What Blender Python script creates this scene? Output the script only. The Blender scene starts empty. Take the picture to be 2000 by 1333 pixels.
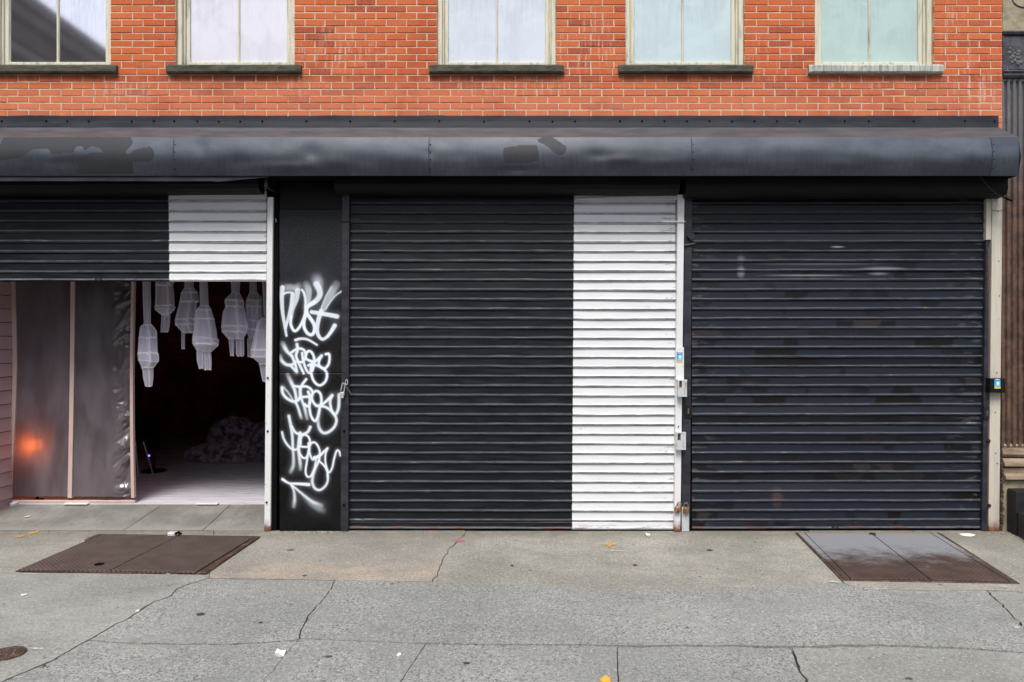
import bpy, bmesh, math, random
import numpy as np
from mathutils import Vector
from mathutils import noise as mnoise

R = math.radians
random.seed(7)
rng = np.random.default_rng(7)
scene = bpy.context.scene
COL = scene.collection

# ------------------------------------------------------------------ camera, sky, sun, exposure
D = 7.0            # camera to facade plane (m)
S = 205.0          # photograph pixels per metre on the facade plane
CZ = 1.8146        # eye height
cam_d = bpy.data.cameras.new("camera")
cam = bpy.data.objects.new("camera", cam_d)
COL.objects.link(cam)
cam.location = (0, -D, CZ)
cam.rotation_euler = (R(90), 0, 0)
cam_d.sensor_width = 36
cam_d.lens = D / (2000 / S) * 36
cam_d.clip_start = 0.05
cam_d.clip_end = 600
scene.camera = cam

SUN_EL, SUN_AZ = 58, 188     # degrees; azimuth measured clockwise from +Y
world = bpy.data.worlds.new("World")
scene.world = world
world.use_nodes = True
wn = world.node_tree.nodes
wl = world.node_tree.links
bg = wn["Background"]
sky = wn.new("ShaderNodeTexSky")
sky.sky_type = 'NISHITA'
sky.sun_disc = False
sky.sun_elevation = R(SUN_EL)
sky.sun_rotation = R(SUN_AZ)
sky.air_density = 1.0
sky.dust_density = 3.5
sky.ozone_density = 1.0
hsv = wn.new("ShaderNodeHueSaturation")
hsv.inputs['Saturation'].default_value = 0.72
wl.new(sky.outputs[0], hsv.inputs['Color'])
wl.new(hsv.outputs[0], bg.inputs['Color'])
bg.inputs['Strength'].default_value = 0.11

sun_d = bpy.data.lights.new("sun", 'SUN')
sun_d.energy = 2.3
sun_d.angle = R(24)
sun_d.color = (1.0, 0.965, 0.925)
sun = bpy.data.objects.new("sun", sun_d)
COL.objects.link(sun)
az = R(SUN_AZ)
el = R(SUN_EL)
sdir = Vector((math.sin(az) * math.cos(el), math.cos(az) * math.cos(el), math.sin(el)))
sun.rotation_euler = (-sdir).to_track_quat('-Z', 'Y').to_euler()
sun.location = (0, -20, 30)

scene.view_settings.view_transform = 'Standard'
scene.view_settings.look = 'None'
scene.view_settings.exposure = 0.48
scene.view_settings.gamma = 1.0
scene.view_settings.use_curve_mapping = False


# ------------------------------------------------------------------ measuring helpers
def P(px, py, y=0.0):
    k = (D + y) / D / S
    return Vector(((px - 1000) * k, y, CZ - (py - 666) * k))


def PX(px, y=0.0):
    return (px - 1000) * (D + y) / D / S


def PZ(py, y=0.0):
    return CZ - (py - 666) * (D + y) / D / S


def G(px, py, z=0.0):
    dep = (CZ - z) * S * D / (py - 666)
    return Vector(((px - 1000) * dep / D / S, dep - D, z))


def wobble(x, seed=0.0, f=1.0):
    return mnoise.noise(Vector((x * f, seed * 7.31, seed * 1.7)))


# ------------------------------------------------------------------ object helpers
def wloc(o):
    v = Vector((0, 0, 0))
    while o is not None:
        v += o.location
        o = o.parent
    return v


def thing(name, label, cat, loc=(0, 0, 0), group=None, kind=None):
    o = bpy.data.objects.new(name, None)
    o.empty_display_size = 0.2
    COL.objects.link(o)
    o.location = loc
    if label:
        o['label'] = label
    if cat:
        o['category'] = cat
    if group:
        o['group'] = group
    if kind:
        o['kind'] = kind
    return o


def tag(o, label=None, cat=None, group=None, kind=None):
    if label:
        o['label'] = label
    if cat:
        o['category'] = cat
    if group:
        o['group'] = group
    if kind:
        o['kind'] = kind
    return o


class MB:
    def __init__(self):
        self.v = []
        self.f = []
        self.attr = {}

    def add(self, vs, fs):
        b = len(self.v)
        self.v.extend([tuple(p) for p in vs])
        self.f.extend([tuple(i + b for i in f) for f in fs])
        return b

    def box(self, x0, x1, y0, y1, z0, z1):
        if x0 > x1: x0, x1 = x1, x0
        if y0 > y1: y0, y1 = y1, y0
        if z0 > z1: z0, z1 = z1, z0
        self.add([(x0, y0, z0), (x1, y0, z0), (x1, y1, z0), (x0, y1, z0),
                  (x0, y0, z1), (x1, y0, z1), (x1, y1, z1), (x0, y1, z1)],
                 [(0, 3, 2, 1), (4, 5, 6, 7), (0, 1, 5, 4), (1, 2, 6, 5), (2, 3, 7, 6), (3, 0, 4, 7)])

    def bbox(self, x0, x1, y0, y1, z0, z1, b=0.004):
        """box with a bevelled front (min y) edge"""
        self.add([(x0, y1, z0), (x1, y1, z0), (x1, y1, z1), (x0, y1, z1),
                  (x0, y0 + b, z0), (x1, y0 + b, z0), (x1, y0 + b, z1), (x0, y0 + b, z1),
                  (x0 + b, y0, z0 + b), (x1 - b, y0, z0 + b), (x1 - b, y0, z1 - b), (x0 + b, y0, z1 - b)],
                 [(0, 3, 2, 1), (0, 1, 5, 4), (1, 2, 6, 5), (2, 3, 7, 6), (3, 0, 4, 7),
                  (4, 5, 9, 8), (5, 6, 10, 9), (6, 7, 11, 10), (7, 4, 8, 11), (8, 9, 10, 11)])

    def prism(self, poly, axis, a, b):
        """poly: list of 2-D points; axis 'x' -> points are (y,z); 'y' -> (x,z); 'z' -> (x,y)"""
        def mk(p, t):
            if axis == 'x': return (t, p[0], p[1])
            if axis == 'y': return (p[0], t, p[1])
            return (p[0], p[1], t)
        n = len(poly)
        vs = [mk(p, a) for p in poly] + [mk(p, b) for p in poly]
        fs = [tuple(range(n)), tuple(range(2 * n - 1, n - 1, -1))]
        for i in range(n):
            j = (i + 1) % n
            fs.append((i, i + n, j + n, j))
        self.add(vs, fs)

    def grid(self, pts, nu, nv, closed=False):
        """pts: nu*nv points, index i*nv+j"""
        fs = []
        for i in range(nu - 1):
            for j in range(nv - 1):
                fs.append((i * nv + j, i * nv + j + 1, (i + 1) * nv + j + 1, (i + 1) * nv + j))
            if closed:
                fs.append((i * nv + nv - 1, i * nv, (i + 1) * nv, (i + 1) * nv + nv - 1))
        return self.add(pts, fs)

    def tube(self, path, r, n=8, cap=True):
        path = [Vector(p) for p in path]
        m = len(path)
        pts = []
        for i, p in enumerate(path):
            t = (path[min(i + 1, m - 1)] - path[max(i - 1, 0)]).normalized()
            up = Vector((0, 0, 1)) if abs(t.z) < 0.9 else Vector((0, 1, 0))
            u = t.cross(up).normalized()
            w = u.cross(t).normalized()
            rr = r[i] if isinstance(r, (list, tuple)) else r
            for k in range(n):
                a = 2 * math.pi * k / n
                pts.append(p + u * math.cos(a) * rr + w * math.sin(a) * rr)
        b = self.grid(pts, m, n, closed=True)
        if cap:
            self.f.append(tuple(b + k for k in range(n)))
            self.f.append(tuple(b + (m - 1) * n + k for k in range(n - 1, -1, -1)))

    def lathe(self, prof, c, n=20, ax='z'):
        pts = []
        for (r, h) in prof:
            for k in range(n):
                a = 2 * math.pi * k / n
                if ax == 'z':
                    pts.append((c[0] + r * math.cos(a), c[1] + r * math.sin(a), c[2] + h))
                else:
                    pts.append((c[0] + r * math.cos(a), c[1] - h, c[2] + r * math.sin(a)))
        self.grid(pts, len(prof), n, closed=True)

    def build(self, name, mat, parent=None, origin=None, smooth=False):
        me = bpy.data.meshes.new(name)
        base = wloc(parent) if parent else Vector((0, 0, 0))
        org = Vector(origin) if origin is not None else base
        me.from_pydata([(x - org.x, y - org.y, z - org.z) for x, y, z in self.v], [], self.f)
        if mat:
            me.materials.append(mat)
        for k, vals in self.attr.items():
            a = me.attributes.new(k, 'FLOAT', 'POINT')
            a.data.foreach_set('value', np.asarray(vals, dtype=np.float32))
        if smooth:
            me.shade_smooth()
        me.update()
        o = bpy.data.objects.new(name, me)
        COL.objects.link(o)
        if parent:
            o.parent = parent
        o.location = org - base
        return o


def recalc(o):
    bm = bmesh.new()
    bm.from_mesh(o.data)
    bmesh.ops.recalc_face_normals(bm, faces=bm.faces)
    bm.to_mesh(o.data)
    bm.free()
    return o


def inst(src, name, parent, loc):
    c = src.copy()
    c.name = name
    COL.objects.link(c)
    c.parent = parent
    c.location = Vector(loc) - (wloc(parent) if parent else Vector((0, 0, 0)))
    return c


# ------------------------------------------------------------------ material helpers
class NT:
    def __init__(self, name):
        self.m = bpy.data.materials.new(name)
        self.m.use_nodes = True
        self.t = self.m.node_tree
        self.bsdf = self.t.nodes["Principled BSDF"]
        self.out = self.t.nodes["Material Output"]
        self._pos = None

    def put(self, sock, v):
        if v is None: return
        if isinstance(v, bpy.types.NodeSocket):
            self.t.links.new(v, sock)
        else:
            if sock.type == 'RGBA' and not isinstance(v, (int, float)) and len(v) == 3:
                v = (*v, 1)
            sock.default_value = v

    def n(self, typ, _props=None, **ins):
        nd = self.t.nodes.new('ShaderNode' + typ)
        for k, v in (_props or {}).items():
            setattr(nd, k, v)
        for k, v in ins.items():
            self.put(nd.inputs[k.replace('_', ' ')], v)
        return nd

    def pos(self):
        if self._pos is None:
            self._pos = self.n('NewGeometry').outputs['Position']
        return self._pos

    def scaled(self, sx, sy, sz, off=(0, 0, 0), src=None):
        nd = self.n('Mapping')
        self.put(nd.inputs['Vector'], src or self.pos())
        nd.inputs['Scale'].default_value = (sx, sy, sz)
        nd.inputs['Location'].default_value = off
        return nd.outputs[0]

    def noise(self, vec, scale=1.0, detail=4, rough=0.55, dist=0.0):
        nd = self.n('TexNoise')
        self.put(nd.inputs['Vector'], vec)
        nd.inputs['Scale'].default_value = scale
        nd.inputs['Detail'].default_value = detail
        nd.inputs['Roughness'].default_value = rough
        nd.inputs['Distortion'].default_value = dist
        return nd.outputs[0]

    def voro(self, vec, scale=1.0, feature='F1', out='Distance', rnd=1.0):
        nd = self.n('TexVoronoi', {'feature': feature})
        self.put(nd.inputs['Vector'], vec)
        nd.inputs['Scale'].default_value = scale
        nd.inputs['Randomness'].default_value = rnd
        return nd.outputs[out]

    def ramp(self, fac, a, b, c0=0.0, c1=1.0):
        nd = self.n('MapRange', {'interpolation_type': 'SMOOTHSTEP'})
        self.put(nd.inputs['Value'], fac)
        nd.inputs['From Min'].default_value = a
        nd.inputs['From Max'].default_value = b
        nd.inputs['To Min'].default_value = c0
        nd.inputs['To Max'].default_value = c1
        return nd.outputs[0]

    def mix(self, fac, a, b, mode='MIX'):
        nd = self.n('Mix', {'data_type': 'RGBA', 'blend_type': mode})
        self.put(nd.inputs[0], fac)
        self.put(nd.inputs[6], a)
        self.put(nd.inputs[7], b)
        return nd.outputs[2]

    def math(self, op, a, b=0.0, c=0.0, clamp=False):
        nd = self.n('Math', {'operation': op, 'use_clamp': clamp})
        self.put(nd.inputs[0], a)
        self.put(nd.inputs[1], b)
        self.put(nd.inputs[2], c)
        return nd.outputs[0]

    def xyz(self, vec=None):
        nd = self.n('SeparateXYZ')
        self.put(nd.inputs[0], vec or self.pos())
        return nd.outputs

    def comb(self, x, y, z):
        nd = self.n('CombineXYZ')
        self.put(nd.inputs[0], x)
        self.put(nd.inputs[1], y)
        self.put(nd.inputs[2], z)
        return nd.outputs[0]

    def attr(self, name):
        nd = self.n('Attribute')
        nd.attribute_name = name
        return nd.outputs['Fac']

    def bump(self, h, strength=0.3, dist=0.01, normal=None):
        nd = self.n('Bump')
        self.put(nd.inputs['Height'], h)
        nd.inputs['Strength'].default_value = strength
        nd.inputs['Distance'].default_value = dist
        if normal is not None:
            self.put(nd.inputs['Normal'], normal)
        return nd.outputs[0]

    def spot(self, cx, cz, rx, rz, soft=0.3, noi=0.5, ax=(0, 2), nscale=12):
        """soft elliptical stain mask with a ragged edge, world coordinates"""
        c = self.xyz()
        dx = self.math('DIVIDE', self.math('SUBTRACT', c[ax[0]], cx), rx)
        dz = self.math('DIVIDE', self.math('SUBTRACT', c[ax[1]], cz), rz)
        d = self.math('SQRT', self.math('ADD', self.math('MULTIPLY', dx, dx), self.math('MULTIPLY', dz, dz)))
        nz = self.noise(self.pos(), nscale, 4)
        d = self.math('ADD', d, self.math('MULTIPLY', self.math('SUBTRACT', nz, 0.5), noi * 2))
        return self.ramp(d, 1 + soft, 1 - soft)

    def finish(self, color=None, rough=0.6, bump=None, spec=0.5, metal=0.0, **kw):
        b = self.bsdf
        self.put(b.inputs['Base Color'], color)
        self.put(b.inputs['Roughness'], rough)
        self.put(b.inputs['Specular IOR Level'], spec)
        self.put(b.inputs['Metallic'], metal)
        if bump is not None:
            self.put(b.inputs['Normal'], bump)
        for k, v in kw.items():
            self.put(b.inputs[k.replace('_', ' ')], v)
        return self.m


def m_brick():
    t = NT('brick')
    r = t.attr('rnd')
    oi = t.n('ObjectInfo').outputs['Random']
    rr = t.math('FRACT', t.math('ADD', t.math('MULTIPLY', oi, 3.7), r))
    c = t.mix(rr, (0.50, 0.098, 0.027), (0.62, 0.155, 0.048))
    c = t.mix(t.ramp(rr, 0.80, 0.92), c, (0.36, 0.066, 0.028))
    n1 = t.noise(t.pos(), 60, 5, 0.7)
    c = t.mix(t.ramp(n1, 0.35, 0.75, 0, 0.45), c, (0.60, 0.22, 0.11))
    n2 = t.noise(t.scaled(14, 14, 90), 1, 3)
    c = t.mix(t.ramp(n2, 0.55, 0.75, 0, 0.25), c, (0.36, 0.065, 0.03))
    z = t.xyz()[2]
    dusty = t.ramp(z, 4.40, 4.05)
    c = t.mix(t.math('MULTIPLY', dusty, 0.38), c, (0.68, 0.27, 0.165))
    # chalky efflorescence runs: vertical streaks, strongest in places where water comes off the sills
    st = t.noise(t.scaled(38, 38, 3.0), 1, 6, 0.65)
    sp = t.noise(t.pos(), 26, 6, 0.8)
    area = t.noise(t.scaled(1, 1, 1.2), 1.6, 2)
    m = None
    for (px, py, rx, rz) in ((1145, 90, .28, .34), (655, 105, .42, .22), (1905, 160, .22, .34), (1010, 165, .65, .10),
                             (1500, 115, .20, .2), (1730, 165, .60, .06), (590, 165, .25, .10), (260, 180, .5, .1), (1860, 60, .1, .3)):
        s = t.spot(PX(px), PZ(py), rx, rz, 0.6, 0.35, nscale=6)
        m = s if m is None else t.math('MAXIMUM', m, s)
    k = t.math('MULTIPLY', t.math('MAXIMUM', t.ramp(st, 0.50, 0.72), t.ramp(sp, 0.60, 0.72)), m)
    k = t.math('MAXIMUM', k, t.math('MULTIPLY', t.ramp(t.math('MULTIPLY', sp, t.math('ADD', area, 0.5)), 0.66, 0.80), 0.7))
    c = t.mix(t.math('MULTIPLY', k, 0.62), c, (0.78, 0.58, 0.47))
    soot = t.noise(t.scaled(9, 9, 2), 1, 5, 0.7)
    c = t.mix(t.ramp(soot, 0.60, 0.80, 0, 0.35), c, (0.20, 0.05, 0.03))
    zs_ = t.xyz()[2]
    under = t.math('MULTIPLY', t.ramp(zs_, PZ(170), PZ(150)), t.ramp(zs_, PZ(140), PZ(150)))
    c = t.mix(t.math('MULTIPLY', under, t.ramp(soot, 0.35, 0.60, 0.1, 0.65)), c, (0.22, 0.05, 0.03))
    wet = t.noise(t.scaled(1.2, 1.2, .7), 1.3, 4, 0.6)
    c = t.mix(t.ramp(wet, 0.52, 0.68, 0, 0.45), c, (0.38, 0.07, 0.03))
    chip = t.noise(t.pos(), 130, 3, 0.6)
    c = t.mix(t.ramp(chip, 0.68, 0.74, 0, 0.7), c, (0.09, 0.03, 0.02))
    h = t.math('ADD', t.math('MULTIPLY', n1, 0.6), t.noise(t.pos(), 220, 3))
    return t.finish(c, 0.85, t.bump(h, 0.45, 0.003), spec=0.25)


def m_mortar():
    t = NT('mortar')
    n = t.noise(t.pos(), 8, 6, 0.7)
    n2 = t.noise(t.pos(), 120, 4, 0.7)
    c = t.mix(t.ramp(n, 0.4, 0.65), (0.66, 0.49, 0.37), (0.52, 0.35, 0.25))
    big = t.noise(t.scaled(1, 1, 2.2), 2.1, 5, 0.7)
    c = t.mix(t.ramp(big, 0.54, 0.70, 0, 0.65), c, (0.26, 0.14, 0.10))
    c = t.mix(t.ramp(n2, 0.55, 0.75, 0, 0.4), c, (0.28, 0.16, 0.11))
    return t.finish(c, 0.95, t.bump(n2, 0.6, 0.004), spec=0.15)


def m_black(name, base=(0.009, 0.0095, 0.012), rough=0.45, warm=0.3, chips=True, fine=True, spec=0.4):
    """old black oil paint over steel"""
    t = NT(name)
    n1 = t.noise(t.scaled(1.3, 1.3, 7), 2.0, 5, 0.6)
    n2 = t.noise(t.pos(), 70, 4, 0.7)
    c = t.mix(t.ramp(n1, 0.35, 0.65), base, tuple(b * 1.7 + 0.002 for b in base))
    c = t.mix(t.ramp(n2, 0.5, 0.8, 0, warm), c, (0.022, 0.018, 0.017))
    if chips:
        ch = t.noise(t.pos(), 95, 5, 0.75)
        c = t.mix(t.ramp(ch, 0.715, 0.735), c, (0.42, 0.42, 0.40))
    rr = t.ramp(n1, 0.3, 0.7, rough - 0.08, rough + 0.14)
    return t.finish(c, rr, t.bump(n2, 0.18, 0.002) if fine else None, spec=spec)


def m_slat(name, white_px=None, slope=0.0, patches=False):
    t = NT(name)
    pos = t.xyz()
    lip = t.attr('lip')
    row = t.attr('row')
    n1 = t.noise(t.scaled(1.5, 1.5, 9), 2.0, 5, 0.6)
    n2 = t.noise(t.scaled(1, 1, 2.5), 60, 4, 0.7)
    base = t.mix(t.ramp(n1, 0.38, 0.66), (0.0055, 0.0068, 0.0105), (0.012, 0.014, 0.021))
    rough = t.ramp(n1, 0.3, 0.7, 0.36, 0.52)
    rw = t.n('TexWhiteNoise', {'noise_dimensions': '1D'})
    t.put(rw.inputs['W'], row)
    rv = rw.outputs['Value']
    base = t.mix(t.ramp(rv, 0.2, 0.9, 0, 0.8), base, (0.007, 0.008, 0.012))
    if patches:
        # roller paint-overs: several blacks with edges that start and stop from slat to slat
        v = t.comb(t.math('MULTIPLY', pos[0], 0.9), 0.0, t.math('MULTIPLY', row, 0.31))
        a = t.noise(v, 1.1, 2, 0.5)
        edge = t.math('MULTIPLY', t.math('SUBTRACT', t.noise(t.pos(), 14, 4), 0.5), 0.06)
        a2 = t.math('ADD', a, edge)
        zlow = t.ramp(pos[2], 2.75, 2.45)            # heavily overpainted below the old tag
        blue = t.math('MULTIPLY', t.ramp(a2, 0.43, 0.436), zlow)
        base = t.mix(blue, base, (0.012, 0.0155, 0.0245))
        rough = t.mix(blue, rough, (0.50, 0.50, 0.50))
        dk = t.math('MULTIPLY', t.ramp(a2, 0.600, 0.606), zlow)
        base = t.mix(dk, base, (0.004, 0.004, 0.004))
        warm = t.math('MULTIPLY', t.ramp(a2, 0.36, 0.355), zlow)
        base = t.mix(warm, base, (0.026, 0.022, 0.024))
        base = t.mix(t.ramp(rv, 0.72, 0.74, 0, 0.8), base, (0.004, 0.004, 0.006))
        base = t.mix(t.ramp(rv, 0.14, 0.12, 0, 0.9), base, (0.020, 0.025, 0.035))
        # flaked, lighter undercoat near the ends
        ex = t.math('MAXIMUM', t.ramp(pos[0], PX(1420), PX(1352)), t.ramp(pos[0], PX(1820), PX(1922)))
        fl = t.noise(t.scaled(6, 6, 26), 1, 5, 0.6)
        fk = t.math('MULTIPLY', t.ramp(fl, 0.57, 0.60), ex)
        base = t.mix(t.math('MULTIPLY', fk, 0.55), base, (0.085, 0.082, 0.085))
        # ghost of an old white spray mark
        for (px, py, rx, rz, s) in ((1450, 506, .030, .03, .3), (1450, 530, .028, .04, .5), (1730, 524, .16, .014, .45), (1600, 514, .45, .012, .2), (1720, 533, .07, .014, .45), (1580, 537, .30, .006, .6), (1640, 481, .05, .007, .8)):
            base = t.mix(t.math('MULTIPLY', t.spot(PX(px), PZ(py), rx, rz, 0.9, 0.15), s), base, (0.33, 0.36, 0.40))
        base = t.mix(t.math('MULTIPLY', t.spot(PX(1521), PZ(972), .05, .09, .5, .9, nscale=30), .22), base, (0.22, 0.10, 0.07))
    # worn specks on the rolled lips, plus a highlight painted along their length
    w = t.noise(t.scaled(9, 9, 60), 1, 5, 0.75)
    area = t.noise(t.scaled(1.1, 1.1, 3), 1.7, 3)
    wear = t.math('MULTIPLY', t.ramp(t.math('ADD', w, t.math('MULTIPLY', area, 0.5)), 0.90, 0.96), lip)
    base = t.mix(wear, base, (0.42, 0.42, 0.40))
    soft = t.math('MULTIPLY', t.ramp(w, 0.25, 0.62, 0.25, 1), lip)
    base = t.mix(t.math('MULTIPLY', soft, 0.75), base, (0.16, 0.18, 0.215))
    sp = t.noise(t.pos(), 85, 5, 0.8)
    lowz = t.ramp(pos[2], 0.55, 0.0, 0.712, 0.672)
    base = t.mix(t.ramp(t.math('SUBTRACT', sp, lowz), 0.0, 0.015), base, (0.45, 0.45, 0.43))
    # rust creeping along the bottom edge
    rn = t.noise(t.scaled(5, 5, 30), 1, 5, 0.7)
    rust = t.math('MULTIPLY', t.ramp(pos[2], 0.075, 0.0), t.ramp(rn, 0.50, 0.62))
    base = t.mix(rust, base, (0.14, 0.045, 0.022))
    if white_px is not None:
        grime = t.noise(t.scaled(7, 7, 26), 1, 6, 0.72)
        wc = t.mix(t.ramp(n1, 0.3, 0.7), (0.76, 0.775, 0.79), (0.69, 0.71, 0.73))
        endg = t.ramp(pos[0], PX(white_px) + 0.72, PX(white_px) + 0.98, 0.0, 0.09)
        wc = t.mix(t.ramp(t.math('ADD', grime, endg), 0.66, 0.76, 0, 0.75), wc, (0.10, 0.09, 0.085))
        wc = t.mix(t.math('MULTIPLY', lip, t.ramp(grime, 0.36, 0.60, 0, 0.62)), wc, (0.17, 0.165, 0.16))
        wc = t.mix(rust, wc, (0.25, 0.11, 0.06))
        xe = t.math('ADD', pos[0], t.math('MULTIPLY', t.math('SUBTRACT', pos[2], 1.6), slope))
        xe = t.math('ADD', xe, t.math('MULTIPLY', t.math('SUBTRACT', t.noise(t.pos(), 22, 3), 0.5), 0.014))
        wm = t.ramp(xe, PX(white_px) - 0.003, PX(white_px) + 0.003)
        base = t.mix(wm, base, wc)
        rough = t.mix(wm, rough, (0.5, 0.5, 0.5))
    return t.finish(base, rough, t.bump(n2, 0.22, 0.0025), spec=0.26)


def m_paint(name, col, dirt=(0.12, 0.10, 0.08), amt=0.6, rough=0.5, streak=(20, 20, 2.2), th=(0.52, 0.72), rusty=False, metal=0.0):
    t = NT(name)
    n = t.noise(t.scaled(*streak), 1, 6, 0.7)
    n2 = t.noise(t.pos(), 70, 4, 0.7)
    c = t.mix(t.ramp(n, th[0], th[1], 0, amt), col, dirt)
    c = t.mix(t.ramp(n2, 0.60, 0.72, 0, amt * 0.8), c, dirt)
    if rusty:
        z = t.xyz()[2]
        rn = t.noise(t.pos(), 22, 5, 0.7)
        k = t.math('MULTIPLY', t.ramp(t.math('ADD', z, t.math('MULTIPLY', rn, 0.16)), 0.20, 0.09), 1.0)
        c = t.mix(k, c, (0.16, 0.055, 0.02))
        c = t.mix(t.ramp(rn, 0.66, 0.72, 0, .8), c, (0.16, 0.06, 0.03))
    return t.finish(c, rough, t.bump(n2, 0.2, 0.002), metal=metal)


def m_concrete(name, kind):
    t = NT(name)
    p = t.pos()
    big = t.noise(p, 1.1, 5, 0.6)
    mid = t.noise(p, 7, 5, 0.65)
    fine = t.noise(p, 95, 4, 0.75)
    if kind == 'agg':
        c = t.mix(t.ramp(big, 0.35, 0.7), (0.24, 0.252, 0.238), (0.34, 0.35, 0.33))
        p2 = t.n('VectorMath', {'operation': 'ADD'})
        t.put(p2.inputs[0], p)
        wn_ = t.n('TexNoise')
        t.put(wn_.inputs['Vector'], p)
        wn_.inputs['Scale'].default_value = 30
        ws = t.n('VectorMath', {'operation': 'SCALE'})
        t.put(ws.inputs[0], wn_.outputs['Color'])
        ws.inputs['Scale'].default_value = 0.045
        t.put(p2.inputs[1], ws.outputs[0])
        pw = p2.outputs[0]
        st = t.voro(pw, 72, 'F1', 'Distance')
        stc = t.voro(pw, 72, 'F1', 'Color')
        wear = t.ramp(t.noise(p, 2.2, 4, 0.6), 0.34, 0.60)
        stone = t.ramp(st, 0.56, 0.40)
        sel = t.n('SeparateColor')
        t.put(sel.inputs[0], stc)
        pick = t.ramp(sel.outputs[0], 0.36, 0.44)
        k = t.math('MULTIPLY', t.math('MULTIPLY', stone, pick), t.math('ADD', t.math('MULTIPLY', wear, 0.75), 0.22))
        sc = t.mix(sel.outputs[1], (0.06, 0.07, 0.095), (0.20, 0.20, 0.20))
        c = t.mix(k, c, sc)
        lite = t.math('MULTIPLY', stone, t.ramp(sel.outputs[2], 0.88, 0.93))
        c = t.mix(t.math('MULTIPLY', lite, 0.35), c, (0.62, 0.60, 0.55))
        h = t.math('ADD', t.math('MULTIPLY', k, -0.8), fine)
    elif kind == 'warm':
        c = t.mix(t.ramp(big, 0.35, 0.7), (0.245, 0.235, 0.20), (0.365, 0.35, 0.305))
        sp = t.voro(p, 80)
        c = t.mix(t.ramp(sp, 0.24, 0.12, 0, 0.5), c, (0.15, 0.14, 0.125))
        brn = t.noise(t.scaled(1, 1.6, 1), 4, 6, 0.75)
        c = t.mix(t.ramp(brn, 0.56, 0.70, 0, 0.5), c, (0.17, 0.135, 0.095))
        h = fine
    elif kind == 'beige':
        c = t.mix(t.ramp(big, 0.35, 0.7), (0.25, 0.235, 0.205), (0.35, 0.325, 0.28))
        y = t.xyz()[1]
        band = t.math('MULTIPLY', t.ramp(y, -0.85, -1.1), t.ramp(big, 0.3, 0.6))
        c = t.mix(t.math('MULTIPLY', band, .5), c, (0.47, 0.37, 0.275))
        h = fine
    else:
        c = t.mix(t.ramp(big, 0.35, 0.7), (0.235, 0.238, 0.222), (0.345, 0.348, 0.322))
        sp = t.voro(p, 90)
        c = t.mix(t.ramp(sp, 0.22, 0.10, 0, 0.55), c, (0.17, 0.165, 0.16))
        h = t.math('ADD', fine, t.math('MULTIPLY', mid, 0.5))
    c = t.mix(t.ramp(mid, 0.45, 0.75, 0, 0.45), c, (0.20, 0.195, 0.18))
    c = t.mix(t.ramp(fine, 0.52, 0.66, 0, 0.80), c, (0.12, 0.118, 0.11))
    c = t.mix(t.ramp(fine, 0.44, 0.30, 0, 0.55), c, (0.64, 0.63, 0.58))
    grit = t.noise(t.scaled(1, .8, 1), 48, 3, 0.8)
    c = t.mix(t.ramp(grit, 0.54, 0.66, 0, 0.62), c, (0.115, 0.118, 0.115))
    c = t.mix(t.ramp(grit, 0.44, 0.34, 0, 0.50), c, (0.56, 0.56, 0.52))
    tone = t.noise(t.scaled(1, 1.8, 1), 3.4, 5, 0.7)
    c = t.mix(t.ramp(tone, 0.50, 0.68, 0, 0.35), c, (0.19, 0.195, 0.185))
    # trodden gum spots and dark scuffs
    gum = t.voro(t.scaled(1, 1, 1, (3.1, 1.7, 0)), 5.2)
    gsel = t.n('SeparateColor')
    t.put(gsel.inputs[0], t.voro(t.scaled(1, 1, 1, (3.1, 1.7, 0)), 5.2, 'F1', 'Color'))
    gd = t.math('ADD', gum, t.math('MULTIPLY', t.noise(p, 30, 2), 0.10))
    g = t.math('MULTIPLY', t.ramp(gd, 0.145, 0.115), t.ramp(gsel.outputs[0], 0.30, 0.36))
    c = t.mix(t.math('MULTIPLY', g, t.math('ADD', t.math('MULTIPLY', gsel.outputs[1], 0.65), 0.2)), c, (0.085, 0.082, 0.08))
    for (sc_, th_) in ((11.0, .16), (17.0, .17)):
        gum2 = t.voro(t.scaled(1, .75, 1, (1.3, 5.7, 0)), sc_)
        gs2 = t.n('SeparateColor')
        t.put(gs2.inputs[0], t.voro(t.scaled(1, .75, 1, (1.3, 5.7, 0)), sc_, 'F1', 'Color'))
        g2 = t.math('MULTIPLY', t.ramp(t.math('ADD', gum2, t.math('MULTIPLY', t.noise(p, 60, 2), 0.10)), th_ + .01, th_ - .02), t.ramp(gs2.outputs[0], 0.70, 0.74))
        c = t.mix(t.math('MULTIPLY', g2, 0.65), c, (0.10, 0.10, 0.10))
    stain = t.noise(t.scaled(1, 2.2, 1), 2.6, 6, 0.7, 0.8)
    c = t.mix(t.ramp(stain, 0.52, 0.70, 0, 0.40), c, (0.18, 0.175, 0.155))
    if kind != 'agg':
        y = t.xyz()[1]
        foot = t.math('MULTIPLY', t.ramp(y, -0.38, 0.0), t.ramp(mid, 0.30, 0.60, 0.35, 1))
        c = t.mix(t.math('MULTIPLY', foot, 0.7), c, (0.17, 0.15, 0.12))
    return t.finish(c, 0.88, t.bump(h, 0.5, 0.004), spec=0.25)


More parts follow.
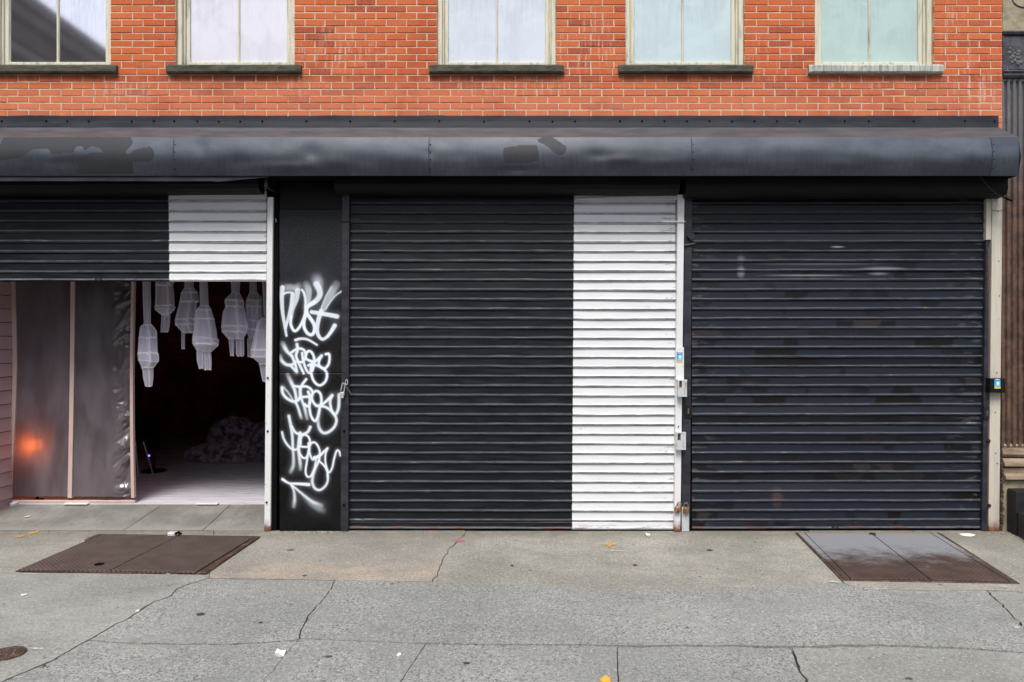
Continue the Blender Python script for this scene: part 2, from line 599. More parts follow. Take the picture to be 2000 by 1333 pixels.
def m_hatch(name, zinc):
    t = NT(name)
    p = t.pos()
    n = t.noise(p, 6, 6, 0.7)
    n2 = t.noise(p, 40, 5, 0.75)
    c = t.mix(t.ramp(n, 0.35, 0.65), (0.060, 0.032, 0.024), (0.105, 0.058, 0.042))
    c = t.mix(t.ramp(n2, 0.55, 0.72, 0, 0.6), c, (0.055, 0.032, 0.026))
    if not zinc:
        c = t.mix(t.ramp(n, 0.35, 0.65), (0.050, 0.034, 0.029), (0.092, 0.066, 0.056))
        c = t.mix(t.ramp(n2, 0.52, 0.70, 0, 0.7), c, (0.035, 0.026, 0.024))
        c = t.mix(t.ramp(t.noise(p, 12, 5, .7), 0.62, 0.72, 0, .5), c, (0.16, 0.075, 0.04))
    # tread pattern: raised lozenges on a diagonal lattice
    rot = t.n('Mapping')
    t.put(rot.inputs['Vector'], p)
    rot.inputs['Rotation'].default_value = (0, 0, R(45))
    rot.inputs['Scale'].default_value = (38, 38, 38)
    q = t.xyz(rot.outputs[0])
    sx = t.math('SINE', t.math('MULTIPLY', q[0], math.pi))
    sy = t.math('SINE', t.math('MULTIPLY', q[1], math.pi))
    loz = t.math('ABSOLUTE', t.math('MULTIPLY', sx, sy))
    rise = t.ramp(loz, 0.35, 0.62)
    if zinc:
        y = t.xyz()[1]
        e = t.math('ADD', y, t.math('MULTIPLY', t.math('SUBTRACT', n, 0.5), 1.1))
        e = t.math('ADD', e, t.math('MULTIPLY', t.math('SUBTRACT', n2, 0.5), 0.35))
        e = t.math('SUBTRACT', e, t.math('MULTIPLY', rise, 0.10))
        z = t.ramp(e, -1.16, -0.58)
        c = t.mix(z, c, (0.37, 0.39, 0.42))
        c = t.mix(t.math('MULTIPLY', t.math('SUBTRACT', 1.0, rise), 0.45), c, (0.10, 0.085, 0.08))
        dirty = t.ramp(y, -0.30, -0.10)
        c = t.mix(t.math('MULTIPLY', dirty, t.ramp(n, 0.3, 0.6)), c, (0.30, 0.27, 0.22))
        br = t.math('MULTIPLY', t.ramp(n2, 0.55, 0.68), t.ramp(n, 0.45, 0.6))
        c = t.mix(t.math('MULTIPLY', br, .5), c, (0.22, 0.13, 0.07))
    else:
        c = t.mix(t.math('MULTIPLY', rise, 0.6), c, (0.20, 0.15, 0.13))
        c = t.mix(t.ramp(t.noise(p, 18, 4, .7), 0.66, 0.72, 0, .6), c, (0.30, 0.25, 0.20))
    return t.finish(c, 0.55, t.bump(rise, 0.75, 0.006), spec=0.5, metal=0.15)


def m_awning():
    t = NT('awning_paint')
    p = t.pos()
    patch = t.attr('patch')
    n = t.noise(t.scaled(1, 1, 2), 2.5, 5, 0.6)
    brush = t.noise(t.scaled(70, 70, 5), 1, 4, 0.6)
    c = t.mix(t.ramp(n, 0.35, 0.65), (0.068, 0.082, 0.107), (0.102, 0.120, 0.150))
    c = t.mix(t.ramp(brush, 0.45, 0.75, 0, 0.15), c, (0.030, 0.036, 0.05))
    pe = t.math('ADD', patch, t.math('MULTIPLY', t.math('SUBTRACT', t.noise(p, 30, 5, .7), 0.5), 0.35))
    k = t.ramp(pe, 0.47, 0.53)
    c = t.mix(k, c, (0.034, 0.037, 0.045))
    z = t.xyz()[2]
    low = t.math('MULTIPLY', t.ramp(t.math('ADD', z, t.math('MULTIPLY', t.noise(t.scaled(1, 1, 0.1), 1.3, 3), -0.22)), 3.47, 3.34), t.ramp(t.noise(t.scaled(40, 40, 2), 1, 5, .7), 0.15, 0.85, .6, .95))
    c = t.mix(t.math('MULTIPLY', low, 0.85), c, (0.010, 0.011, 0.015))  # lower fascia darkened in the colour, standing in for shade under its bulge
    ch = t.noise(p, 80, 5, 0.78)
    c = t.mix(t.ramp(ch, 0.715, 0.73), c, (0.55, 0.56, 0.56))
    rough = t.mix(k, t.ramp(brush, 0.3, 0.7, 0.39, 0.47), (0.62, 0.62, 0.62))
    h = t.math('ADD', t.math('MULTIPLY', t.noise(t.scaled(90, 90, 6), 1, 4), 0.5), t.math('MULTIPLY', k, 0.3))
    return t.finish(c, rough, t.bump(h, 0.05, 0.002), spec=0.45)


def m_pane(name, col, mirror=0.0):
    t = NT(name)
    st = t.noise(t.scaled(60, 60, 4), 1, 6, 0.7)
    cl = t.noise(t.pos(), 3.2, 5, 0.6, 0.6)
    zt = t.xyz()[2]
    c = t.mix(t.math('MULTIPLY', t.ramp(st, 0.40, 0.70, 0, 0.75), t.ramp(zt, 4.55, 5.15, 0.25, 1)), col, tuple(min(1, x * 0.80) for x in col))
    c = t.mix(t.ramp(cl, 0.38, 0.62, 0, 0.55), c, tuple(min(1, x * 1.18) for x in col))
    if mirror:
        dirt = t.ramp(t.noise(t.scaled(26, 26, 1.3), 1, 6, 0.7), 0.62, 0.80, 0, 0.25)
        c = t.mix(dirt, c, (0.55, 0.55, 0.55))
        return t.finish(c, 0.05, metal=mirror, spec=1.0)
    return t.finish(c, 0.45, None, Coat_Weight=1.0, Coat_Roughness=0.04, Coat_IOR=1.5)


def m_fabric():
    t = NT('sheer_fabric')
    d = t.n('BsdfDiffuse', Color=(0.86, 0.80, 0.93, 1))
    seam = t.attr('seam')
    fc = t.mix(seam, (0.78, 0.75, 0.90), (0.98, 0.96, 1.0))
    t.put(d.inputs['Color'], fc)
    tr = t.n('BsdfTranslucent')
    t.put(tr.inputs['Color'], fc)
    tp = t.n('BsdfTransparent', Color=(1, 1, 1, 1))
    lw = t.n('LayerWeight', Blend=0.35)
    seam = t.attr('seam')
    m1 = t.n('MixShader')
    m1.inputs[0].default_value = 0.4
    t.t.links.new(d.outputs[0], m1.inputs[1])
    t.t.links.new(tr.outputs[0], m1.inputs[2])
    m2 = t.n('MixShader')
    op = t.math('ADD', t.math('MULTIPLY', lw.outputs['Facing'], 0.55), 0.44)
    op = t.math('MAXIMUM', op, t.math('MULTIPLY', seam, 0.85), clamp=True)
    t.put(m2.inputs[0], op)
    t.t.links.new(tp.outputs[0], m2.inputs[1])
    t.t.links.new(m1.outputs[0], m2.inputs[2])
    t.t.links.new(m2.outputs[0], t.out.inputs['Surface'])
    return t.m


def m_sheet():
    t = NT('plastic_sheet')
    n = t.noise(t.scaled(2.2, 2.2, 1.0), 1.4, 5, 0.6)
    c = t.mix(t.ramp(n, 0.35, 0.7), (0.075, 0.064, 0.076), (0.175, 0.150, 0.172))
    b = t.bsdf
    t.finish(c, t.ramp(n, .35, .7, 0.16, 0.27), t.bump(t.noise(t.scaled(5, 5, 60), 1, 3), 0.08, 0.004), spec=0.5, IOR=1.95)
    tr = t.n('BsdfTranslucent', Color=(0.75, 0.62, 0.60, 1))
    tp = t.n('BsdfTransparent', Color=(0.8, 0.75, 0.75, 1))
    m1 = t.n('MixShader')
    m1.inputs[0].default_value = 0.22
    t.t.links.new(b.outputs[0], m1.inputs[1])
    t.t.links.new(tr.outputs[0], m1.inputs[2])
    m2 = t.n('MixShader')
    m2.inputs[0].default_value = 0.012
    t.t.links.new(m1.outputs[0], m2.inputs[1])
    t.t.links.new(tp.outputs[0], m2.inputs[2])
    t.t.links.new(m2.outputs[0], t.out.inputs['Surface'])
    return t.m


def m_emit(name, col, s):
    t = NT(name)
    return t.finish((0.1, 0.05, 0.02), 0.5, Emission_Color=(*col, 1), Emission_Strength=s)


def m_spray(name, col, th=0.5, soft=0.1, op=0.85):
    """chalk / spray mark on the ground: broken up by noise"""
    t = NT(name)
    n = t.noise(t.pos(), 45, 5, 0.75)
    cov = t.attr('cov')
    k = t.math('MULTIPLY', t.ramp(t.math('ADD', n, t.math('MULTIPLY', cov, 0.6)), th, th + soft), op)
    tp = t.n('BsdfTransparent', Color=(1, 1, 1, 1))
    t.finish(col, 0.8)
    m = t.n('MixShader')
    t.put(m.inputs[0], k)
    t.t.links.new(tp.outputs[0], m.inputs[1])
    t.t.links.new(t.bsdf.outputs[0], m.inputs[2])
    t.t.links.new(m.outputs[0], t.out.inputs['Surface'])
    return t.m


def m_graffiti():
    t = NT('pier_panel_paint')
    p = t.pos()
    k = t.attr('spray')
    peb = t.noise(t.scaled(1, 1, 1.5), 85, 3, 0.6)
    n1 = t.noise(p, 3, 5, 0.6)
    z = t.xyz()[2]
    c = t.mix(t.ramp(n1, 0.35, 0.65), (0.0025, 0.0025, 0.003), (0.006, 0.006, 0.008))
    top = t.ramp(z, 2.30, 2.55)
    c = t.mix(t.math('MULTIPLY', top, t.ramp(peb, .3, .65)), c, (0.016, 0.019, 0.028))
    ch = t.noise(p, 100, 5, 0.78)
    c = t.mix(t.ramp(ch, 0.69, 0.71), c, (0.33, 0.33, 0.32))
    kk = t.math('ADD', k, t.math('MULTIPLY', t.math('MULTIPLY', t.math('SUBTRACT', peb, 0.5), 0.9), t.math('MULTIPLY', k, t.math('SUBTRACT', 1.0, k))), clamp=True)
    c = t.mix(kk, c, (0.80, 0.88, 0.96))
    return t.finish(c, t.ramp(n1, 0.3, 0.7, 0.30, 0.42), t.bump(peb, 0.9, 0.006), spec=0.26)


def m_iron(name, a, b, blueish=0.0):
    t = NT(name)
    p = t.pos()
    n = t.noise(p, 9, 6, 0.75)
    n2 = t.noise(t.scaled(50, 50, 6), 1, 5, 0.7)
    c = t.mix(t.ramp(n, 0.38, 0.62), a, b)
    z = t.xyz()[2]
    if blueish:
        k = t.math('MULTIPLY', t.ramp(z, 3.0, 3.9), blueish)
        c = t.mix(k, c, (0.13, 0.15, 0.17))
    c = t.mix(t.ramp(n2, 0.60, 0.74, 0, 0.7), c, (0.36, 0.26, 0.17))
    return t.finish(c, 0.55, t.bump(n, 0.5, 0.006), metal=0.0)


M = {}
M['brick'] = m_brick()
M['mortar'] = m_mortar()
M['black'] = m_black('black_steel_paint')
M['black2'] = m_black('black_matt_paint', (0.005, 0.005, 0.006), 0.60, 0.10, chips=True, spec=0.22)
M['deep'] = m_black('sooty_black_paint', (0.002, 0.002, 0.002), 0.8, 0.02, chips=False, spec=0.1)
M['flash'] = m_black('flashing_paint', (0.015, 0.017, 0.023), 0.48, 0.3)
M['rail'] = m_black('guide_rail_paint', (0.019, 0.019, 0.026), 0.45, 0.3)
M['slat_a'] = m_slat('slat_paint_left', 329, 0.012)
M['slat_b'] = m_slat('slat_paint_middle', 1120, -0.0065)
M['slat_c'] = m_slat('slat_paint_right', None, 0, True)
M['white'] = m_paint('white_steel_paint', (0.76, 0.765, 0.77), (0.20, 0.17, 0.14), 0.55, 0.45, rusty=True, th=(0.58, 0.74))
M['frame'] = m_paint('window_wood', (0.66, 0.63, 0.50), (0.20, 0.20, 0.14), 0.75, 0.6, (26, 26, 3.0), (0.48, 0.72))
M['sill'] = m_paint('sooty_sill_stone', (0.090, 0.088, 0.062), (0.028, 0.034, 0.024), 0.8, 0.85, (8, 8, 30), (0.42, 0.62))
M['sill_pale'] = m_paint('pale_sill_stone', (0.50, 0.52, 0.46), (0.16, 0.19, 0.17), 0.8, 0.8, (34, 34, 3), (0.42, 0.64))
M['tan'] = m_paint('tan_post_paint', (0.58, 0.53, 0.44), (0.36, 0.36, 0.33), 0.7, 0.55, (14, 14, 1.2), (0.42, 0.68), rusty=True)
M['awn'] = m_awning()
M['conc_agg'] = m_concrete('exposed_aggregate', 'agg')
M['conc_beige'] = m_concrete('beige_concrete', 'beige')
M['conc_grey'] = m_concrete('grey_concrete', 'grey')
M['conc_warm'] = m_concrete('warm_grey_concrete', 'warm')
M['joint'] = m_paint('joint_dirt', (0.085, 0.075, 0.055), (0.04, 0.036, 0.03), 0.8, 0.95, (30, 30, 30))
M['hatch_z'] = m_hatch('zinc_and_rust_plate', True)
M['hatch_r'] = m_hatch('rusty_plate', False)
M['hframe'] = m_paint('rusty_angle_iron', (0.060, 0.034, 0.026), (0.22, 0.14, 0.09), 0.7, 0.6, (20, 20, 20), (0.5, 0.66))
M['gpanel'] = m_graffiti()
M['fabric'] = m_fabric()
M['sheet'] = m_sheet()
M['pinkwood'] = m_paint('pinkish_batten', (0.60, 0.45, 0.41), (0.42, 0.22, 0.18), 0.6, 0.6, (20, 20, 2))
M['siding'] = m_paint('pink_siding', (0.52, 0.34, 0.35), (0.38, 0.24, 0.24), 0.5, 0.6, (2, 2, 12))
M['padlock'] = m_paint('rusty_padlock_brass', (0.42, 0.24, 0.11), (0.17, 0.06, 0.03), 0.9, 0.45, (30, 30, 30), (0.4, 0.6), metal=0.6)
M['shackle'] = m_paint('worn_shackle_steel', (0.36, 0.30, 0.24), (0.14, 0.07, 0.04), 0.9, 0.4, (60, 60, 60), (0.4, 0.6), metal=0.7)
M['galv'] = m_paint('galvanised_box', (0.62, 0.66, 0.69), (0.25, 0.20, 0.16), 0.6, 0.45, (40, 40, 8), (0.5, 0.7), metal=0.2)
M['lit'] = m_paint('white_scrap_paper', (0.80, 0.80, 0.78), (0.5, 0.5, 0.48), 0.4, 0.8)
M['furry'] = m_paint('mauve_fur', (0.62, 0.50, 0.68), (0.14, 0.10, 0.16), 1.0, 0.8, (11, 11, 11), (0.44, 0.56))
M['iron'] = m_iron('rusty_cast_iron', (0.060, 0.036, 0.028), (0.14, 0.080, 0.055), 0.6)
M['iron_d'] = m_iron('sooty_cast_iron', (0.035, 0.035, 0.045), (0.085, 0.080, 0.095), 0.0)
M['stone'] = m_paint('weathered_tan_stone', (0.36, 0.31, 0.21), (0.14, 0.12, 0.08), 0.7, 0.8, (6, 6, 10), (0.42, 0.66))
M['ironbase'] = m_paint('base_moulding_paint', (0.17, 0.115, 0.08), (0.34, 0.27, 0.19), 0.7, 0.6, (3, 3, 24), (0.42, 0.6))
M['bluefilm'] = m_paint('blue_sticker_print', (0.02, 0.42, 0.75), (0.30, 0.65, 0.85), 0.5, 0.4)
M['bluedark'] = m_paint('dark_blue_print', (0.05, 0.08, 0.35), (0.1, 0.1, 0.3), 0.3, 0.4)
M['yellow'] = m_paint('yellow_print', (0.80, 0.55, 0.03), (0.7, 0.5, 0.1), 0.3, 0.4)
M['print'] = m_paint('sticker_white_print', (0.8, 0.82, 0.85), (0.7, 0.7, 0.7), 0.2, 0.4)


# ------------------------------------------------------------------ ground: base, slabs with real joints, ramp, road
def jag(pts, amp=0.004, step=0.05, seed=1.0):
    """subdivide a ground polyline and roughen it"""
    out = []
    for i in range(len(pts) - 1):
        a, b = Vector(pts[i]), Vector(pts[i + 1])
        L = (b - a).length
        n = max(1, int(L / step))
        nr = Vector((-(b - a).y, (b - a).x, 0)).normalized()
        for k in range(n):
            t = k / n
            p = a.lerp(b, t)
            off = 0 if k == 0 else (mnoise.noise(Vector((p.x * 9 + seed * 13, p.y * 9, seed))) * amp * 2.2
                                    + mnoise.noise(Vector((p.x * 45 + seed, p.y * 45, seed))) * amp)
            out.append(Vector((p.x, p.y, 0)) + nr * off)
    out.append(Vector(pts[-1]))
    return out


def gl(*pp, amp=0.004, seed=1.0):
    return jag([G(x, y) for x, y in pp], amp, 0.045, seed)


YB = 0.03     # slabs run just under the shutters
XL, XR = -14.0, 14.0
YF = -4.65    # kerb line
# shared joint lines
A1 = gl((-900, 1128), (-300, 1121), (0, 1120), (200, 1121), (395, 1121), (408, 1129), amp=.003, seed=1)
A2 = gl((408, 1129), (520, 1131), (655, 1133), (845, 1137), seed=2)
A3 = gl((845, 1137), (1000, 1141), (1110, 1145), (1240, 1151), (1350, 1148), (1500, 1146), (1648, 1139), amp=.005, seed=3)
A4 = gl((1648, 1139), (1665, 1145), (1720, 1151), (1800, 1153), (1925, 1153), amp=.005, seed=4)
A5 = gl((1925, 1153), (2100, 1160), (3200, 1165), seed=5)
C1a = gl((408, 1129), (372, 1139), (345, 1150), (335, 1163), (300, 1175), (255, 1205), (215, 1225), (172, 1250), amp=.009, seed=6)
C1b = gl((172, 1250), (90, 1295), (15, 1326), (-160, 1420), amp=.006, seed=7)
C2a = gl((655, 1133), (640, 1160), (600, 1205), (588, 1230), (585, 1248), amp=.012, seed=8)
C2b = gl((585, 1248), (560, 1275), (535, 1310), (500, 1336), (420, 1420), amp=.010, seed=9)
B1 = gl((172, 1250), (260, 1255), (350, 1257), (440, 1257), (520, 1254), (585, 1248), amp=.006, seed=10)
B2 = gl((585, 1248), (700, 1253), (832, 1257), amp=.005, seed=11)
B3 = gl((832, 1257), (1000, 1259), (1205, 1261), amp=.006, seed=12)
B4 = gl((1205, 1261), (1400, 1261), (1540, 1263), amp=.006, seed=13)
B5 = gl((1540, 1263), (1700, 1260), (1880, 1266), (2060, 1279), (3500, 1300), amp=.006, seed=14)
C3 = gl((908, 1043), (875, 1075), (865, 1092), (862, 1103), (845, 1137), amp=.010, seed=15)
C7 = gl((1925, 1153), (1945, 1172), (1975, 1200), (2060, 1279), amp=.014, seed=16)
C4 = gl((832, 1257), (780, 1335), (700, 1440), amp=.001, seed=17)
C5 = gl((1205, 1261), (1206, 1335), (1207, 1420), amp=.001, seed=18)
C6 = gl((1540, 1263), (1553, 1285), (1560, 1310), (1575, 1335), (1600, 1420), amp=.010, seed=19)


def to_front(p):
    """carry a joint on to the kerb, at right angles to the facade"""
    return Vector((p.x, YF, 0))


f1, f2, f4, f5, f6 = C1b[-1], C2b[-1], C4[-1], C5[-1], C6[-1]
bk = lambda p: Vector((p.x, YB, 0))
rev = lambda l: list(reversed(l))
joinl = lambda *ls: [p for l in ls for p in l]
BL, BR = Vector((XL, YB, 0)), Vector((XR, YB, 0))
hl = G(408, 1043)
slabs = [
    ('warm', [BL] + [Vector((hl.x, YB, 0))] + rev(A1) + [Vector((XL, A1[0].y, 0))]),
    ('beige', [Vector((hl.x, YB, 0)), bk(C3[0])] + C3 + rev(A2)),
    ('warm', [bk(C3[0]), Vector((A4[0].x + .35, YB, 0))] + rev(A3) + rev(C3)),
    ('warm', [Vector((A4[0].x + .35, YB, 0)), BR, Vector((XR, A5[-1].y, 0))] + rev(A5) + rev(A4)),
    ('grey', [Vector((XL, A1[0].y, 0))] + A1 + C1a + C1b + [to_front(f1), Vector((XL, YF, 0))]),
    ('agg', A2 + C2a + rev(B1) + rev(C1a)),
    ('agg', A3 + A4 + C7 + rev(B5[:1]) + [] if False else (A3 + A4 + C7 + rev([p for p in B5 if p.x < C7[-1].x]) + rev(B4) + rev(B3) + rev(B2) + rev(C2a))),
    ('grey2', A5 + [Vector((XR, A5[-1].y, 0)), Vector((XR, B5[-1].y, 0))] + rev([p for p in B5 if p.x >= C7[-1].x]) + rev(C7)),
    ('agg', B1 + C2b + [to_front(f2), to_front(f1)] + rev(C1b)),
    ('agg', B2 + C4 + [to_front(f4), to_front(f2)] + rev(C2b)),
    ('agg', B3 + C5 + [to_front(f5), to_front(f4)] + rev(C4)),
    ('agg', B4 + C6 + [to_front(f6), to_front(f5)] + rev(C5)),
    ('grey', B5 + [Vector((XR, B5[-1].y, 0)), Vector((XR, YF, 0)), to_front(f6)] + rev(C6)),
]


def slab_obj(poly, mat, parent, gap, zt, wide=0.0):
    pts = []
    for p in poly:
        if not pts or (Vector((p[0], p[1], 0)) - pts[-1]).length > 1e-4:
            pts.append(Vector((p[0], p[1], 0)))
    if (pts[0] - pts[-1]).length < 1e-4:
        pts.pop()
    n = len(pts)
    area = sum(pts[i].x * pts[(i + 1) % n].y - pts[(i + 1) % n].x * pts[i].y for i in range(n))
    if area < 0:
        pts.reverse()
    ins = []
    for i in range(n):
        a, b, c = pts[i - 1], pts[i], pts[(i + 1) % n]
        n1 = Vector((-(b - a).y, (b - a).x, 0)).normalized()
        n2 = Vector((-(c - b).y, (c - b).x, 0)).normalized()
        nn = n1 + n2
        if nn.length < 1e-5:
            nn = n1
        nn.normalize()
        s = gap / max(0.5, nn.dot(n1))
        s *= 0.7 + 0.9 * abs(mnoise.noise(b * 7.0)) + (0.5 * abs(mnoise.noise(b * 31.0)))
        if wide and nn.y < 0:
            s *= 1 + wide * abs(nn.y)
        ins.append(b + nn * s)
    bm = bmesh.new()
    top = [bm.verts.new((p.x, p.y, zt)) for p in ins]
    bot = [bm.verts.new((p.x, p.y, -0.035)) for p in ins]
    bm.faces.new(top)
    for i in range(n):
        j = (i + 1) % n
        bm.faces.new((bot[i], bot[j], top[j], top[i]))
    bmesh.ops.triangulate(bm, faces=[f for f in bm.faces if len(f.verts) > 4])
    me = bpy.data.meshes.new('slab')
    bm.to_mesh(me)
    bm.free()
    me.materials.append(mat)
    o = bpy.data.objects.new('slab', me)
    COL.objects.link(o)
    o.parent = parent
    return o


b = MB()
b.box(-60, 60, YF, 0.75, -0.30, -0.03)
sidewalk = tag(b.build('sidewalk', M['joint']), kind='structure')
gapw = {1: 0.002, 2: 0.002}
for i, (k, poly) in enumerate(slabs):
    mt = {'warm': M['conc_warm'], 'grey': M['conc_grey'], 'grey2': M['conc_grey'], 'beige': M['conc_beige'], 'agg': M['conc_agg']}[k]
    slab_obj(poly, mt, sidewalk, [.003, .003, .003, .003, .0035, .0045, .006, .006, .004, .0016, .0008, .005, .006][i], 0.0 + 0.0025 * math.sin(i * 2.3), [0, 0, 0, 0, 0, .7, .7, .8, 3.0, 2.2, 2.6, 2.6, 2.6][i])
b = MB()
for s in (-1, 1):
    b.box(s * 14.01, s * 60, YF, 0.03, -0.03, 0.0)
b.build('pavement_beyond', M['conc_grey'], sidewalk)

b = MB()
b.box(-60, 60, YF - 0.16, YF - 0.005, -0.30, -0.004)
tag(b.build('kerb', M['conc_grey']), kind='structure')
t = NT('asphalt')
c = t.mix(t.ramp(t.noise(t.pos(), 40, 5, .7), .3, .7), (0.045, 0.045, 0.047), (0.085, 0.085, 0.085))
M['asphalt'] = t.finish(c, 0.85, t.bump(t.noise(t.pos(), 90, 3), .5, .01))
b = MB()
b.box(-250, 250, -250, YF - 0.165, -0.4, -0.13)
tag(b.build('road', M['asphalt']), kind='structure')
b = MB()
b.box(-250, 250, 0.76, 250, -0.4, -0.05)
tag(b.build('ground', M['asphalt']), kind='structure')
b = MB()
b.box(-60, 60, -17, -13.4, -0.129, 0.0)
tag(b.build('opposite_sidewalk', M['conc_grey']), kind='structure')

# paint marks on the pavement: low ragged sheets
M['orange'] = m_spray('orange_spray', (0.62, 0.34, 0.10), 0.74, 0.22, 0.7)
M['orange_b'] = m_spray('orange_spray_bright', (0.75, 0.43, 0.04), 0.72, 0.14, 0.9)
M['pink'] = m_spray('pink_spray', (0.60, 0.17, 0.22), 0.78, 0.20, 0.7)
M['chalk'] = m_spray('white_drip', (0.68, 0.66, 0.61), 0.78, 0.22, 0.7)


def ground_mark(mat, px, py, w, h, cov=1.0, z=0.0065, ang=0.0, name='paint_mark'):
    """elliptic mark, size in photograph pixels, lying on the slabs"""
    mb = MB()
    nu, nv = 10, 20
    pts, cv = [], []
    for i in range(nu):
        r = i / (nu - 1)
        for j in range(nv):
            a = 2 * math.pi * j / nv
            dx, dy = math.cos(a) * r * w / 2, math.sin(a) * r * h / 2
            x = px + dx * math.cos(ang) - dy * math.sin(ang)
            y = py + dx * math.sin(ang) + dy * math.cos(ang)
            g = G(x, y, z)
            pts.append(g)
            cv.append((1 - r ** 1.5) * cov)
    mb.grid(pts, nu, nv, closed=True)
    mb.attr['cov'] = cv
    return mb.build(name, mat, sidewalk)


ground_mark(M['orange'], 1191, 1063, 52, 8, 0.9)
ground_mark(M['orange'], 1191, 1063, 12, 34, 0.9, 0.0085)
ground_mark(M['orange_b'], 1183, 1328, 34, 26, 1.0)
ground_mark(M['orange'], 66, 1040, 44, 9, 0.9, ang=-.25)
ground_mark(M['orange'], 40, 1047, 60, 8, 0.7, 0.0085)
ground_mark(M['pink'], 897, 1055, 34, 12, 1.0)
ground_mark(M['pink'], 1060, 1057, 90, 8, 0.5)
ground_mark(M['pink'], 598, 1326, 26, 20, 0.55)
for (x, y, w, h) in ((1718, 1150, 80, 6), (1795, 1158, 48, 6), (1730, 1163, 24, 5), (1628, 1136, 64, 7), (70, 1266, 110, 9), (110, 1273, 16, 6),
                     (1198, 1075, 130, 4), (1720, 1044, 70, 5), (60, 1120, 130, 5), (330, 1121, 50, 4), (1990, 1225, 50, 12), (1960, 1145, 60, 6)):
    ground_mark(M['chalk'], x, y, w, h, 0.75, 0.0075, ang=0.04)

# ------------------------------------------------------------------ brick building
bld = thing('brick_building', 'orange-red brick building with five sash windows above the black shopfront', 'building', (0, 0, 0))
XE = PX(1957)          # right end of the brickwork
XW = PX(-620)
ZB = PZ(229)
ZT = PZ(-760)
COURSE = 13.6 / S
WIN = [100, 459, 970, 1338, 1708]          # window centres, photograph px
WW = 1.135
ZS = PZ(130)            # top of sills
ZWT = ZS + 1.95         # window head
mb = MB()
YW = 0.30
segs = []
x = XW
for c in WIN:
    cx = PX(c, 0)
    segs.append((x, cx - WW / 2))
    x = cx + WW / 2
segs.append((x, XE))
mb.box(XW, XE, 0, YW, ZB, ZS)
for a, c in segs:
    mb.box(a, c, 0, YW, ZS, ZWT)
mb.box(XW, XE, 0, YW, ZWT, ZT)
wall = mb.build('wall', M['mortar'], bld)

# bricks: two-row running bond, piers bonded from jamb to jamb
bricks = []
BL_ = 42.4 / S
J = 0.0108


def course(x0, x1, z, half):
    n = max(1, round((x1 - x0) / BL_))
    L = (x1 - x0) / n
    xs = [x0 + i * L for i in range(n + 1)]
    if half:
        xs = [x0] + [x0 + L * (i + 0.5) for i in range(n)] + [x1]
    for i in range(len(xs) - 1):
        a, c = xs[i] + J / 2, xs[i + 1] - J / 2
        if xs[i] == x0: a = x0 + 0.001
        if xs[i + 1] == x1: c = x1 - 0.001
        bricks.append((a, c, z))


nrow = 0
z = ZB + 0.004
while z + COURSE < ZT:
    inwin = z + COURSE > ZS + 0.02 and z < ZWT - 0.03
    half = nrow % 2 == 1
    if inwin:
        for a, c in segs:
            course(a, c, z, half)
    else:
        course(XW, XE, z, half)
    z += COURSE
    nrow += 1


def brick_mesh(mb, a, c, z, seed):
    r = random.Random(seed)
    jl, jr = r.uniform(-.0022, .0022), r.uniform(-.0022, .0022)
    d = r.uniform(-.0018, .0022)
    x0, x1, z0, z1 = a + jl, c + jr, z + J * 0.45 + r.uniform(-.0013, .0013), z + COURSE - J * 0.5 + r.uniform(-.0013, .0013)
    n0 = len(mb.v)
    b_ = 0.0035
    yf = -0.0042 - d
    tl = [r.uniform(-.0016, .0016) for _ in range(4)]
    mb.add([(x0, 0.02, z0), (x1, 0.02, z0), (x1, 0.02, z1), (x0, 0.02, z1),
            (x0, yf + b_, z0 + tl[0]), (x1, yf + b_, z0 + tl[1]), (x1, yf + b_, z1 + tl[2]), (x0, yf + b_, z1 + tl[3]),
            (x0 + b_, yf, z0 + b_ + tl[0]), (x1 - b_, yf, z0 + b_ + tl[1]), (x1 - b_, yf, z1 - b_ + tl[2]), (x0 + b_, yf, z1 - b_ + tl[3])],
           [(0, 1, 5, 4), (1, 2, 6, 5), (2, 3, 7, 6), (3, 0, 4, 7),
            (4, 5, 9, 8), (5, 6, 10, 9), (6, 7, 11, 10), (7, 4, 8, 11), (8, 9, 10, 11)])
    mb.attr.setdefault('rnd', []).extend([r.random()] * (len(mb.v) - n0))


def vis_area(bk_):
    a, c, z = bk_
    x0, x1 = max(a, PX(0)), min(c, PX(2000))
    z0, z1 = max(z, 0), min(z + COURSE, PZ(0))
    return max(0, x1 - x0) * max(0, z1 - z0)


order = sorted(bricks, key=lambda q: (-round(vis_area(q), 4), abs((q[0] + q[1]) / 2)))
single, rest = order[:300], order[300:]
variants = {}
for i, (a, c, z) in enumerate(single):
    L = round(c - a, 3)
    key = (L, i % 14)
    cx = (a + c) / 2
    if key not in variants:
        m_ = MB()
        brick_mesh(m_, -L / 2, L / 2, 0, i)
        o = m_.build('brick', M['brick'], wall, origin=(0, 0, 0))
        o.location = Vector((cx, 0, z))
        variants[key] = o
    else:
        inst(variants[key], 'brick', wall, (cx, 0, z))
m_ = MB()
for i, (a, c, z) in enumerate(rest):
    brick_mesh(m_, a, c, z, 5000 + i)
tag(m_.build('brick', M['brick'], wall), kind='stuff')

